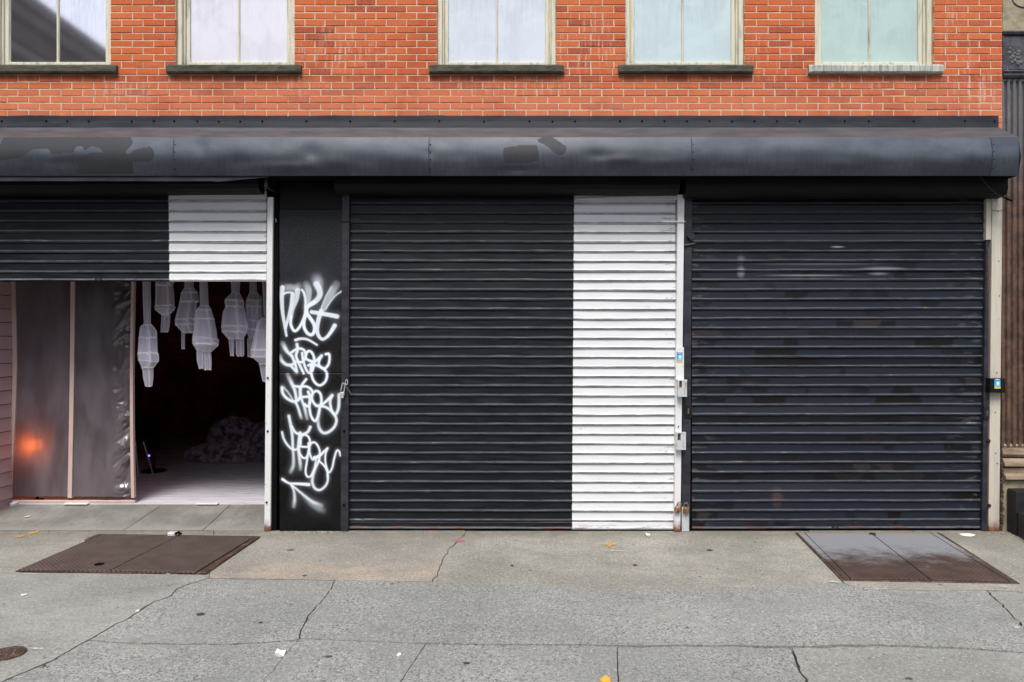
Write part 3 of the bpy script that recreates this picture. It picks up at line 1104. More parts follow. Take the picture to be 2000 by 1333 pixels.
# windows
PANE = [m_pane('mirror_pane', (0.92, 0.90, 0.96), 0.95), m_pane('lavender_film_pane', (0.67, 0.67, 0.755)), m_pane('pale_blue_film_pane', (0.57, 0.63, 0.71)),
        m_pane('aqua_film_pane', (0.49, 0.61, 0.65)), m_pane('sea_green_film_pane', (0.41, 0.55, 0.53))]
pane_lab = ['clear pane mirroring the building across the street', 'lavender frosted pane', 'pale blue frosted pane', 'aqua frosted pane', 'sea green frosted pane']
for wi, c in enumerate(WIN):
    cx = PX(c)
    x0, x1 = cx - WW / 2, cx + WW / 2
    mb = MB()
    fw = 0.045
    y0, y1 = 0.035, 0.20
    zh = ZWT
    z0 = ZS + 0.004
    mb.bbox(x0 + .001, x0 + fw, y0, y1, z0, zh - .001)
    mb.bbox(x1 - fw, x1 - .001, y0, y1, z0, zh - .001)
    mb.box(x0 + fw, x1 - fw, y0 + .002, y1, zh - fw, zh - .001)
    # inner stop beads
    mb.bbox(x0 + fw, x0 + fw + .018, y0 + .035, y1, z0, zh - fw)
    mb.bbox(x1 - fw - .018, x1 - fw, y0 + .035, y1, z0, zh - fw)
    # the dark shadow gap below the sash is a real gap over the sill
    mb.box(x0 + fw, x1 - fw, y0 + .075, y1, z0, z0 + .012)
    win = mb.build('window', M['frame'], bld)
    win['label'] = ['leftmost window with clear glass reflecting a dark roofline', 'window with lavender frosted panes', 'middle window with pale blue frosted panes',
                    'window with aqua frosted panes', 'rightmost window with sea green panes over a pale sill'][wi]
    # sash
    sm = MB()
    sx0, sx1 = x0 + fw + .019, x1 - fw - .019
    ys0, ys1 = y0 + .055, y0 + .095
    zb = z0 + .016
    zmid = zb + 0.93
    st = .036
    sm.bbox(sx0, sx0 + st, ys0, ys1, zb, zmid)
    sm.bbox(sx1 - st, sx1, ys0, ys1, zb, zmid)
    sm.bbox(sx0 + st, sx1 - st, ys0 - .002, ys1, zb, zb + .058)
    sm.bbox(sx0 + st, sx1 - st, ys0 - .002, ys1, zmid - .04, zmid)
    # upper sash set further back
    sm.box(sx0, sx0 + st, ys1 + .002, ys1 + .035, zmid - .038, zh - fw)
    sm.box(sx1 - st, sx1, ys1 + .002, ys1 + .035, zmid - .038, zh - fw)
    sm.build('sash', M['frame'], win)
    mm = MB()
    xm = (sx0 + sx1) / 2
    mm.bbox(xm - .010, xm + .010, ys0 + .004, ys1 - .004, zb + .057, zmid - .039, .006)
    mm.build('glazing_bar', M['frame'], win)
    for (a, e) in ((sx0 + st - .004, xm), (xm, sx1 - st + .004)):
        pm = MB()
        pm.box(a + .0005, e - .0005, ys0 + .020, ys0 + .025, zb + .05, zmid - .03)
        pn = pm.build('pane', PANE[wi], win)
        pn['label'] = pane_lab[wi]
    pm = MB()
    pm.box(sx0 + st - .004, sx1 - st + .004, ys1 + .015, ys1 + .020, zmid, zh - fw)
    pm.build('upper_pane', PANE[wi], win)
    pm = MB()
    pm.box(x0, x1, y1 + .02, y1 + .03, z0, zh)
    pm.build('backing', M['deep'], win)
    # sill
    sl = MB()
    ext = 0.072
    nseg = 26
    zt, zbm = ZS + .002, ZS - 0.074
    xa, xb = x0 - ext, x1 + ext
    rr = random.Random(wi * 9 + 4)
    prof = [(0.10, zbm), (-0.045, zbm), (-0.054, zbm + .012), (-0.056, zt - .012), (-0.046, zt), (0.16, zt + .001)]
    pts = []
    for i in range(nseg + 1):
        u = xa + (xb - xa) * i / nseg
        for (yy, zz) in prof:
            fr = yy < 0
            w1 = (mnoise.noise(Vector((u * 14, zz * 40, wi))) * .006) if fr else 0
            edge = .012 * (1 if i in (0, nseg) and fr else 0)
            pts.append((u, yy + w1 + edge, zz + (w1 * .8 if fr else 0)))
    sl.grid(pts, nseg + 1, len(prof))
    npf = len(prof)
    sl.f.append(tuple(range(npf)))
    sl.f.append(tuple(nseg * npf + k for k in range(npf - 1, -1, -1)))
    so = sl.build('sill', M['sill_pale'] if wi == 4 else M['sill'], win)
    recalc(so)
    if wi == 4:
        so['label'] = 'pale grey-white streaked stone sill'

# lower storey: blackened piers and lintel behind the shutters
XO = PX(530)             # right edge of the open bay
XLO = PX(22, .75)        # left edge of the open bay (inside face of the side wall)
mb = MB()
mb.box(XO, XE - .002, 0.125, 0.30, -0.02, ZB - .002)
mb.box(XW, XO - .001, 0.14, 0.30, PZ(400), ZB - .002)
mb.box(XW, XLO - .12, 0.125, 0.30, -0.02, PZ(400) - .001)
mb.build('ground_floor_wall', M['deep'], bld)
mb = MB()
mb.box(PX(1948), XE - .0005, -0.004, 0.12, PZ(388), ZB + .003)
mb.build('corner_brickwork', M['mortar'], bld)
for k in range(10):
    zz = ZB - COURSE * (k + 1) + .004
    if zz < PZ(388): break
    m_ = MB()
    brick_mesh(m_, PX(1948) - .0, XE - .001, zz, 900 + k)
    for q in range(len(m_.v)):
        m_.v[q] = (m_.v[q][0], m_.v[q][1] - .004, m_.v[q][2])
    m_.build('brick', M['brick'], wall)

# ------------------------------------------------------------------ awning
AY = -0.30
awn = thing('metal_awning', 'dented black sheet-metal awning running above the three roller shutters', 'awning', (0, AY, PZ(343, AY)))
AXL, AXR = PX(-420), PX(1948)
zf0, zf1 = PZ(268, AY), PZ(343, AY)
zt_wall = PZ(250)
# flashing strip with wavy top
mb = MB()
n = 240
pts = []
for i in range(n + 1):
    x = AXL + (AXR - AXL) * i / n
    w = mnoise.noise(Vector((x * 2.1, 3, 0))) * .008 + mnoise.noise(Vector((x * 14, 5, 0))) * .003
    for (yy, zz) in ((0.0, ZB + .012 + w), (-.016 - abs(w) * .3, ZB + .009 + w), (-.016, ZB - .045), (-.020, zt_wall + .002), (-0.001, zt_wall)):
        pts.append((x, yy, zz))
mb.grid(pts, n + 1, 5)
mb.f.append(tuple(range(5)))
mb.f.append(tuple(n * 5 + k for k in range(4, -1, -1)))
fl = mb.build('flashing', M['flash'], awn, smooth=False)
recalc(fl)
# screws
m_ = MB()
m_.lathe([(0.0, .008), (.005, .007), (.0085, .003), (.0095, 0)], (0, 0, 0), 10, 'y')
scr = None
xs = [3, 90, 131, 173, 257, 300, 340, 385, 427, 469, 512, 598, 684, 771, 858, 945, 1034, 1079, 1123, 1211, 1254, 1298, 1342, 1386, 1430, 1474, 1518, 1562, 1650, 1697, 1785, 1885, 1943]
for px in xs:
    loc = (PX(px, -.02), -.0185, PZ(236.5 + wobble(px, 3) * 3, -.02))
    if scr is None:
        scr = m_.build('screw', M['deep'], awn, origin=(0, 0, 0))
        scr.location = Vector(loc) - wloc(awn)
    else:
        inst(scr, 'screw', awn, loc)
# sloping top
mb = MB()
pts = []
n = 300
for i in range(n + 1):
    x = AXL + (AXR - AXL) * i / n
    for j in range(7):
        t_ = j / 6
        yy = -.019 + (AY + .019) * t_
        zz = zt_wall + (zf0 - zt_wall) * t_
        zz += mnoise.noise(Vector((x * 1.3, yy * 4, 2))) * .010 * math.sin(math.pi * t_)
        pts.append((x, yy, zz))
mb.grid(pts, n + 1, 7)
mb.attr['patch'] = [0.0] * len(mb.v)
t = NT('awning_top_paint')
nn = t.noise(t.scaled(1, 3, 3), 3, 5, .6)
c = t.mix(t.ramp(nn, .35, .65), (0.055, 0.056, 0.064), (0.088, 0.086, 0.095))
c = t.mix(t.ramp(t.noise(t.scaled(1.4, 8, 8), 3, 4, .6), .55, .7, 0, .6), c, (0.040, 0.040, 0.048))
c = t.mix(t.ramp(t.noise(t.pos(), 70, 5, .78), .72, .735), c, (0.5, 0.5, 0.5))
M['awtop'] = t.finish(c, 0.42, None)
mb.build('top_sheet', M['awtop'], awn, smooth=True)

# fascia in five sheets; paint-over patches given as ragged polygons in photograph px
PATCH = [
    [(8, 266), (80, 267), (100, 268), (255, 267), (262, 280), (254, 290), (245, 302), (230, 303), (258, 301), (266, 294), (295, 287), (303, 296), (304, 307), (297, 316), (262, 318),
     (262, 339), (153, 339), (150, 310), (180, 300), (208, 300), (196, 290), (180, 286), (168, 297), (165, 287), (150, 288), (146, 300), (102, 301), (98, 292), (70, 291), (40, 312), (0, 314), (0, 288)],
    [(983, 291), (1000, 287), (1030, 283), (1049, 284), (1052, 305), (1050, 317), (1012, 320), (985, 318)],
    [(1048, 275), (1060, 267), (1080, 268), (1101, 284), (1107, 290), (1102, 302), (1090, 305), (1078, 296), (1065, 284), (1052, 279)],
]


def inpoly(px, py, poly):
    ins = np.zeros(px.shape, bool)
    n_ = len(poly)
    for i in range(n_):
        x0, y0 = poly[i]
        x1, y1 = poly[(i + 1) % n_]
        if y0 == y1: continue
        cnd = ((y0 > py) != (y1 > py)) & (px < (x1 - x0) * (py - y0) / (y1 - y0) + x0)
        ins ^= cnd
    return ins


DENT = [(1168, 304, 30, 12, .009), (1215, 314, 36, 12, -.008), (865, 300, 34, 16, -.005), (880, 306, 60, 12, .004), (612, 300, 24, 18, .014), (655, 318, 46, 16, -.007),
        (700, 312, 80, 20, .006), (838, 300, 14, 10, .005), (470, 316, 40, 20, .010), (395, 290, 18, 22, .007), (560, 326, 70, 10, -.007), (1015, 332, 50, 7, .006), (1480, 290, 30, 24, .005), (1640, 322, 40, 12, -.006), (1890, 300, 30, 20, -.006), (120, 318, 60, 14, .006), (1420, 330, 60, 10, .005), (330, 300, 24, 30, .006),
        (1290, 318, 60, 12, -.006), (1560, 305, 110, 16, .004), (1770, 300, 60, 26, .004), (540, 285, 50, 20, .004), (1060, 325, 120, 14, -.002)]
seams = [-420, 340, 838, 1350, 1934, 1990]
for si in range(5):
    pa, pb = seams[si], seams[si + 1]
    xa, xb = PX(pa, AY), PX(pb, AY)
    if si == 4: xb = AXR
    nx = max(30, int((xb - xa) / 0.011))
    nz = 30
    U, V = np.meshgrid(np.linspace(0, 1, nx + 1), np.linspace(0, 1, nz + 1), indexing='ij')
    X = xa + (xb - xa) * U
    Z = zf0 + (zf1 - zf0) * V
    flat = 0.25 if si == 4 else 1.0
    prof = (np.sin(np.pi * np.clip(V * 0.97, 0, 1))) * 0.026 * flat
    Y = AY - prof + 0.012 * V ** 3
    PXx, PYy = X * S * D / (D + AY) + 1000, 666 - (Z - CZ) * S * D / (D + AY)
    for (dx, dy, sx, sy, am) in DENT:
        Y += am * np.exp(-((PXx - dx) / sx / .8) ** 2 - ((PYy - dy) / sy / .8) ** 2) * 1.35
    low = np.array([[mnoise.noise(Vector((X[i, j] * 1.1, Z[i, j] * 3.0, si * 3.3))) for j in range(nz + 1)] for i in range(nx + 1)])
    Y += low * 0.006 * np.sin(np.pi * V)
    Y -= (si % 2) * 0.002
    patch = np.zeros_like(X)
    for pol in PATCH:
        patch = np.maximum(patch, inpoly(PXx, PYy, pol).astype(float))
    # light smoothing for a soft threshold
    pp = patch.copy()
    pp[1:-1, 1:-1] = (patch[1:-1, 1:-1] * 2 + patch[:-2, 1:-1] + patch[2:, 1:-1] + patch[1:-1, :-2] + patch[1:-1, 2:]) / 6
    mb = MB()
    mb.grid([tuple(q) for q in np.stack([X, Y, Z], -1).reshape(-1, 3)], nx + 1, nz + 1)
    mb.attr['patch'] = pp.reshape(-1)
    mb.build('fascia_sheet', M['awn'], awn, smooth=True)
    if si < 4:
        m_ = MB()
        path = []
        for j in range(0, nz + 1, 3):
            path.append((xb + .002 * math.sin(j), float(Y[nx, j]) - .0015, float(Z[nx, j])))
        m_.tube(path, .0028, 6)
        m_.build('seam', M['flash'], awn)
        for j in (6, 12, 18, 25):
            r_ = MB()
            r_.lathe([(0, .004), (.004, .003), (.006, 0)], (xb + .014, float(Y[nx, j]) - .002, float(Z[nx, j])), 8, 'y')
            r_.build('rivet', M['deep'], awn)
# underside, closed end, drip strip on the left half
mb = MB()
mb.box(AXL, AXR - .004, AY + .016, 0.0, zf1 + .016, zf1 + .020)
mb.build('soffit', M['deep'], awn)
mb = MB()
endp = [(0.0, zt_wall - .002), (AY + .002, zf0 - .003), (AY - .030, (zf0 + zf1) / 2), (AY + .01, zf1 + .002), (0.0, zf1 + .003)]
mb.prism(endp, 'x', AXR - .003, AXR + .001)
mb.build('end_panel', M['awn'], awn)
mb = MB()
n = 90
pts = []
x2 = PX(525, AY)
for i in range(n + 1):
    x = AXL + (x2 - AXL) * i / n
    w = mnoise.noise(Vector((x * 3, 9, 0))) * .004
    drop = 0.045 if x < PX(420, AY) else 0.045 * (1 - (x - PX(420, AY)) / (x2 - PX(420, AY))) + .008
    pts += [(x, AY + .022 + w, zf1 + .004), (x, AY + .020 + w, zf1 - drop + w), (x, AY + .028 + w, zf1 - drop + w)]
mb.grid(pts, n + 1, 3)
mb.build('drip_strip', M['flash'], awn)
# bracket seen where the left hood stops
mb = MB()
mb.box(PX(527, -.1), PX(533, -.1), AY + .05, 0.0, PZ(372, -.1), zf1 + .014)
mb.build('bracket', M['black2'], awn)

# ------------------------------------------------------------------ roller shutters
PITCH = 0.0920
# (t down the slat, outward depth, lip weight)
SLP = [(0.00, .0015, 0), (.06, .0030, 0), (.35, .0050, 0), (.62, .0068, 0), (.69, .0085, .2), (.775, .0185, .8), (.805, .0190, 1),
       (.818, -.004, 0), (.855, -.004, 0), (.868, .0120, .6), (.885, .0145, 1), (.910, .0140, .6), (.922, .0010, 0), (.945, -.006, 0), (.985, -.006, 0), (1.0, .0015, 0)]


def shutter(name, label, xl, xr, ztop, zbot, mat, seed, pitch=PITCH, yc=0.05, dent=1.0, step=0.05, tw=0.0, group=None):
    root = thing(name, label, 'roller shutter', ((xl + xr) / 2, yc, zbot), group)
    nsl = int(math.ceil((ztop - zbot - 0.075) / pitch))
    nx = max(20, int((xr - xl) / step))
    for k in range(nsl):
        z1 = zbot + 0.075 + (k + 1) * pitch
        if z1 > ztop + pitch: break
        mb = MB()
        pts, lips, rows = [], [], []
        tiltk = mnoise.noise(Vector((k * .9, seed, 3))) * .0015
        for i in range(nx + 1):
            u = i / nx
            x = xl + (xr - xl) * u
            dz = mnoise.noise(Vector((x * 1.7, k * 0.55, seed))) * .0022 * dent + mnoise.noise(Vector((x * 6, k * 3.1, seed))) * .0008 * dent + tw * (u - .5)
            dy = mnoise.noise(Vector((x * 1.2, k * 0.4, seed + 9))) * .005 * dent
            rl = mnoise.noise(Vector((x * 4, k * 5.1, seed + 4))) * .002
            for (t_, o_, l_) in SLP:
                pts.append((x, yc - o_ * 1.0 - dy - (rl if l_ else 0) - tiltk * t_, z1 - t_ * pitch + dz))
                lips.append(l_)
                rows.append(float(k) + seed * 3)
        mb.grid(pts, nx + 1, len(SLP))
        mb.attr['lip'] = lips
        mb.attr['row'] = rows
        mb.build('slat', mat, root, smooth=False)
    # bottom bar
    mb = MB()
    prof = [(.0035, .078), (.010, .070), (.013, .030), (.018, .024), (.020, .014), (.010, .010), (.010, .002), (-.02, .002), (-.02, .078)]
    pts, lips = [], []
    for i in range(nx + 1):
        x = xl + (xr - xl) * i / nx
        dz = mnoise.noise(Vector((x * 2.1, seed, 8))) * .003 + tw * (i / nx - .5)
        for (o_, h_) in prof:
            pts.append((x, yc - o_, zbot + h_ + dz))
            lips.append(1.0 if .012 < h_ < .026 else 0.0)
    mb.grid(pts, nx + 1, len(prof), closed=True)
    npf = len(prof)
    mb.f.append(tuple(range(npf)))
    mb.f.append(tuple(nx * npf + q for q in range(npf - 1, -1, -1)))
    mb.attr['lip'] = lips
    mb.attr['row'] = [0.0] * len(mb.v)
    recalc(mb.build('bottom_bar', mat, root))
    return root


def lift_handle(root, x, y, z, w=.028):
    mb = MB()
    mb.tube([(x - w, y + .004, z), (x - w, y - .012, z + .004), (x - w * .6, y - .014, z + .022), (x + w * .6, y - .014, z + .022), (x + w, y - .012, z + .004), (x + w, y + .004, z)], .0045, 6)
    mb.build('lift_handle', M['black2'], root)


YS = 0.05
zb1 = PZ(550, YS)
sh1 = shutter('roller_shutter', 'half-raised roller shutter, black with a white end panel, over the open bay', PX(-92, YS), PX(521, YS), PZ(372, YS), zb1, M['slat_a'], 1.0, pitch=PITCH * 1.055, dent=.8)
lift_handle(sh1, PX(195, YS), YS - .016, zb1 + .016)
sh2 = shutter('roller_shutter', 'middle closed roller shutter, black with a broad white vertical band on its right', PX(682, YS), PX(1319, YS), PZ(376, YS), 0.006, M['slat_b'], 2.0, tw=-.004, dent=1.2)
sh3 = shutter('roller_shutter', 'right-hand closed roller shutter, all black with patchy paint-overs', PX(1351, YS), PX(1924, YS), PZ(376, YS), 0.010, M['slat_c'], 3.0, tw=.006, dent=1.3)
lift_handle(sh3, PX(1629, YS), YS - .016, .028)


def vbar(name, root, px0t, px1t, px0b, px1b, pyt, pyb, y0, y1, mat, zb=None):
    """upright bar that may lean a little: px at top and bottom"""
    mb = MB()
    zt, zb_ = PZ(pyt, y0), (PZ(pyb, y0) if zb is None else zb)
    n_ = 14
    pts = []
    for i in range(n_ + 1):
        t_ = i / n_
        z_ = zt + (zb_ - zt) * t_
        a = PX(px0t + (px0b - px0t) * t_, y0) + mnoise.noise(Vector((z_ * 3, px0t, 0))) * .0012
        c_ = PX(px1t + (px1b - px1t) * t_, y0) + mnoise.noise(Vector((z_ * 3, px1t, 5))) * .0012
        pts += [(a, y1, z_), (a, y0 + .003, z_), (a + .003, y0, z_), (c_ - .003, y0, z_), (c_, y0 + .003, z_), (c_, y1, z_)]
    mb.grid(pts, n_ + 1, 6)
    mb.f.append((0, 1, 2, 3, 4, 5))
    mb.f.append(tuple(n_ * 6 + k for k in (5, 4, 3, 2, 1, 0)))
    return recalc(mb.build(name, mat, root))


# guide rails
g = vbar('guide_rail', sh1, 522, 533, 516, 528, 385, 1030, -0.012, 0.10, M['white'], zb=0.002)
g['label'] = 'white painted guide rail with a rusty foot'
vbar('guide_rail', sh1, 534, 545, 529, 540, 360, 1030, 0.02, 0.11, M['deep'], zb=0.002)
vbar('guide_rail', sh1, -105, -92, -105, -92, 385, 1030, -0.012, 0.10, M['rail'], zb=0.002)
g = vbar('guide_rail', sh2, 668, 682, 665, 680, 380, 1040, -0.012, 0.10, M['rail'], zb=0.002)
g = vbar('guide_rail', sh2, 1324, 1337, 1317, 1329, 380, 1040, -0.012, 0.10, M['white'], zb=0.002)
g['label'] = 'white painted guide rail'
g = vbar('guide_rail', sh3, 1338, 1352, 1331, 1348, 382, 1040, 0.000, 0.11, M['rail'], zb=0.002)
g = vbar('guide_rail', sh3, 1926, 1931, 1918, 1929, 470, 1038, 0.000, 0.11, M['rail'], zb=0.002)
g = vbar('guide_rail', sh3, 1927, 1937, 1926, 1936, 388, 468, 0.004, 0.11, M['tan'])
g['label'] = 'bare tan upper length of guide rail'
# galvanised foot of the right shutter's left rail
vbar('rail_foot', sh3, 1331.5, 1346, 1331.5, 1346, 990, 1038, -0.004, 0.0, M['galv'], zb=0.002)
# white sleeve with sticker above the lock boxes
vbar('rail_sleeve', sh2, 1320, 1336, 1320, 1336, 678, 741, -0.024, -0.012, M['white'])
mb = MB()
for (a, e, t0, t1, m_) in ((0, 0, 0, 0, None),):
    pass


def sticker(root, px0, px1, py0, py1, y, name='sticker'):
    mb = MB()
    mb.box(PX(px0, y), PX(px1, y), y - .0012, y, PZ(py0, y), PZ(py1, y))
    st_ = mb.build(name, M['bluefilm'], root)
    h = (py1 - py0)
    for (a, c_, x0_, x1_, mt) in ((0.0, .18, 0, 1, M['bluedark']), (.82, 1.0, 0, 1, M['yellow']), (.05, .12, .15, .85, M['print']), (.30, .62, .35, .8, M['print']), (.68, .72, .15, .85, M['print'])):
        b_ = MB()
        b_.box(PX(px0 + (px1 - px0) * x0_, y), PX(px0 + (px1 - px0) * x1_, y), y - (.0022 if mt is M['print'] else .0017), y - .0012, PZ(py0 + h * a, y), PZ(py0 + h * c_, y))
        b_.build('sticker_print', mt, root)
    return st_


sticker(sh2, 1321.5, 1333, 688, 708, -.0245)


# hoods over the shutter rolls
def hood(root, pxa, pxb, pyb, dip=0.0):
    mb = MB()
    pts = []
    n_ = 60
    xa, xb = PX(pxa, -.1), PX(pxb, -.1)
    zb_ = PZ(pyb, -.1)
    for i in range(n_ + 1):
        x = xa + (xb - xa) * i / n_
        w = mnoise.noise(Vector((x * 2, pxa, 1))) * .004 + dip * (i / n_ - .5)
        for (yy, zz) in ((.02, zf1 + .014), (-.15, zf1 + .012), (-.15, zb_ + .07 + w), (-.135, zb_ + .03 + w), (-.09, zb_ + .005 + w), (-.02, zb_ + w), (.02, zb_ + w)):
            pts.append((x, yy, zz))
    mb.grid(pts, n_ + 1, 7)
    mb.f.append(tuple(range(7)))
    mb.f.append(tuple(n_ * 7 + k for k in range(6, -1, -1)))
    return recalc(mb.build('hood', M['black2'], root))


hood(sh1, -104, 508, 377, 0.014)
hood(sh2, 655, 1326, 377, -.006)
hood(sh3, 1338, 1962, 384, 0.0)
# triangular white-ish filler plates just above the slats
mb = MB()
mb.prism([(PX(330, .04), PZ(386, .04)), (PX(521, .04), PZ(386, .04)), (PX(521, .04), PZ(376, .04)), (PX(330, .04), PZ(383, .04))], 'y', .036, .04)
mb.build('filler_plate', M['white'], sh1)
mb = MB()
mb.prism([(PX(1124, .03), PZ(391, .03)), (PX(1322, .03), PZ(391, .03)), (PX(1322, .03), PZ(380, .03)), (PX(1124, .03), PZ(388, .03))], 'y', .026, .03)
mb.build('filler_plate', M['white'], sh2)

# bolts and hasp plates on rails
def bolt(root, px, py, y, r=.010, mat=None):
    mb = MB()
    mb.lathe([(0, .014), (r * .7, .013), (r, .009), (r * 1.1, 0)], (PX(px, y), y, PZ(py, y)), 10, 'y')
    mb.build('bolt', mat or M['deep'], root)


for (r_, px, py) in ((sh1, 523, 738), (sh1, 523, 842), (sh1, 521, 981)):
    bolt(r_, px, py, -.012, .009)
for (px, py) in ((672, 842), (672, 986)):
    bolt(sh2, px, py, -.012, .012)
for (px, py) in ((1325, 833),):
    bolt(sh2, px, py, -.012, .006)
for (px, py) in ((1930, 861), (1931, 987)):
    mb = MB()
    mb.lathe([(.006, .016), (.016, .014), (.018, 0)], (PX(px), 0.0, PZ(py)), 12, 'y')
    mb.build('eye_bolt', M['black'], sh3)
for (a, c_, t_, b_) in ((1337, 1351, 790, 816), (1922, 1932, 794, 818)):
    mb = MB()
    mb.bbox(PX(a, -.01), PX(c_, -.01), -.012, 0.0, PZ(b_, -.01), PZ(t_, -.01))
    hp = mb.build('hasp_plate', M['black'], sh3)
    mb = MB()
    mb.box(PX((a + c_) / 2 - 1.5, -.013), PX((a + c_) / 2 + 1.5, -.013), -.024, -.012, PZ(t_ + 18, -.013), PZ(t_ + 8, -.013))
    mb.build('staple', M['shackle'], sh3)
# small slide bolts near the tops
mb = MB()
mb.tube([(PX(668, -.02), -.018, PZ(433)), (PX(702, -.02), -.018, PZ(429))], .006, 6)
mb.build('slide_bolt', M['black'], sh2)
mb = MB()
mb.tube([(PX(1293, -.02), -.018, PZ(433.5)), (PX(1338, -.02), -.020, PZ(433.5))], .007, 6)
mb.build('slide_bolt', M['white'], sh2)
mb = MB()
mb.tube([(PX(1336, -.02), -.010, PZ(480)), (PX(1358, -.02), -.006, PZ(476))], .009, 6)
mb.prism([(PX(1341), PZ(462)), (PX(1353), PZ(454)), (PX(1356), PZ(462)), (PX(1349), PZ(470))], 'y', -.03, -.001)
mb.build('bent_catch', M['rail'], sh3)
# pull chain beside the right shutter
ch = thing('pull_chain', 'thin steel pull chain hanging beside the right edge of the right shutter', 'chain', (PX(1931, -.01), -.012, PZ(470)))
for k in range(11):
    zc = PZ(486 + k * 8.3, -.012)
    mb = MB()
    w = .0055 if k % 2 == 0 else .003
    path = []
    for q in range(9):
        a = 2 * math.pi * q / 8
        path.append((PX(1929.5, -.012) + math.cos(a) * w, -.014 + (0 if k % 2 == 0 else math.cos(a) * .004), zc + math.sin(a) * .021))
    mb.tube(path, .002, 5, cap=False)
    mb.build('link', M['shackle'], ch)

# lock boxes on the white rail between the middle and right shutters
def lock_box(label, px0, px1, py0, py1, y, tilt=0):
    root = thing('lock_box', label, 'lock box', (PX((px0 + px1) / 2, y), y, PZ(py1, y)), 'lock boxes on the white rail')
    x0_, x1_, z0_, z1_ = PX(px0, y), PX(px1, y), PZ(py1, y), PZ(py0, y)
    # shell with a notch in its upper left
    nx_ = x0_ + (x1_ - x0_) * .45
    nz_ = z1_ - (z1_ - z0_) * .45
    mb = MB()
    mb.prism([(x0_, z0_), (x1_, z0_), (x1_, z1_), (nx_, z1_), (nx_, nz_), (x0_ + .010, nz_), (x0_ + .010, z1_), (x0_, z1_)], 'y', y - .055, y)
    recalc(mb.build('shell', M['galv'], root))
    mb = MB()
    mb.box(x0_ + .0105, nx_ - .0005, y - .012, y - .004, nz_, z1_ - .003)
    mb.build('lock_body', M['padlock'], root)
    mb = MB()
    mb.box(x0_ - .002, x1_ + .003, y - .056, y, z1_ + .0005, z1_ + .008)
    mb.build('lid', M['galv'] if tilt else M['white'], root)
    mb = MB()
    mb.box(x1_ - (x1_ - x0_) * .32, x1_ - (x1_ - x0_) * .29, y - .0565, y - .055, z0_ + .02, nz_ + .01)
    mb.build('scratch', M['rail'], root)
    return root


lock_box('upper white steel lock box with a notched corner, just under the blue sticker', 1322, 1339, 743, 774, -.024)
lock_box('lower white steel lock box on the white rail, nearer to the ground', 1319, 1337, 845, 877, -.013, 1)


def padlock(label, px, py, y, ang=0.0, s=1.0, mat='padlock', group='rusty padlocks at the foot of the rails'):
    cx, cz = PX(px, y), PZ(py, y)
    root = thing('padlock', label, 'padlock', (cx, y, cz), group)
    root.rotation_euler = (0, ang, 0)
    mb = MB()
    pr = [(0, .014), (.022, .013), (.027, .009), (.029, 0), (.027, -.009), (.022, -.013), (0, -.014)]
    mb.lathe([(r_ * s, h_ * s) for r_, h_ in pr], (0, 0, -.022 * s), 18, 'y')
    o = mb.build('body', M[mat])
    o.parent = root
    for p_ in o.data.polygons: p_.use_smooth = True
    mb = MB()
    path = []
    for q in range(-2, 13):
        if q < 0:
            path.append((-.016 * s, 0, (-.02 + (q + 2) * .01) * s + .0))
        elif q > 10:
            path.append((.016 * s, 0, (-.0 - (q - 10) * .01) * s))
        else:
            a = math.pi - math.pi * q / 10
            path.append((math.cos(a) * .016 * s, 0, .022 * s + math.sin(a) * .020 * s))
    mb.tube(path, .0048 * s, 7)
    o2 = mb.build('shackle', M['shackle'])
    o2.parent = root
    mb = MB()
    mb.lathe([(0, .0162 * s), (.009 * s, .016 * s), (.0095 * s, .0135 * s)], (0, 0, -.022 * s), 10, 'y')
    o3 = mb.build('keyhole_cap', M['shackle'])
    o3.parent = root
    return root


padlock('darker rust-brown padlock tilted on the foot of the white rail', 1325, 990, -.031, .35, 1.15)
padlock('tarnished brassy padlock hanging straight beside the rust-brown one', 1340, 992, -.023, 0.0, 1.12)
mb = MB()
mb.tube([G(1312, 1001, .0) * 0 + Vector((PX(1310, -.03), -.035, PZ(1001))), Vector((PX(1320, -.03), -.045, PZ(996))), Vector((PX(1327, -.03), -.04, PZ(989)))], .0055, 6)
mb.build('slide_bolt', M['shackle'], sh2)

# long shackle padlock on the middle shutter's left rail
cx, cz = PX(672, -.03), PZ(757, -.03)
lp = thing('padlock', 'long-shackled silver padlock with a chain link on the left rail of the middle shutter', 'padlock', (cx, -.03, cz))
mb = MB()
mb.tube([(PX(665.5, -.04), -.04, PZ(763)), (PX(668.5, -.04), -.045, PZ(749)), (PX(671, -.04), -.05, PZ(747.5)), (PX(674.5, -.04), -.045, PZ(749)), (PX(671.5, -.04), -.04, PZ(766))], .0042, 7)
mb.build('shackle', M['galv'], lp)
mb = MB()
mb.bbox(PX(664.5, -.04), PX(672.5, -.04), -.055, -.03, PZ(772), PZ(765))
mb.bbox(PX(666.5, -.04), PX(671, -.04), -.052, -.03, PZ(777), PZ(772.2))
mb.build('body', M['galv'], lp)
mb = MB()
mb.tube([(PX(671, -.04), -.05, PZ(750)), (PX(678, -.04), -.05, PZ(757)), (PX(687, -.04), -.04, PZ(770))], [.006, .005, .0035], 6)
mb.build('pin', M['shackle'], lp)
mb = MB()
path = [(PX(677 + 2.2 * math.cos(a), -.03), -.03, PZ(746 + 5 * math.sin(a))) for a in [q * math.pi / 5 for q in range(11)]]
mb.tube(path, .003, 6, cap=False)
mb.build('link', M['galv'], lp)

# ------------------------------------------------------------------ pier between bays, with spray tags
pier = thing('masonry_pier', 'black pier between the open bay and the middle shutter, sprayed with white tags', 'pillar', (PX(607), 0, 0))
px0, px1, py0, py1 = 546, 668, 410, 1034
STR = []


def st(org, w0, w1, s0, s1, al, pts):
    STR.append((org, w0, w1, s0, s1, al, pts))


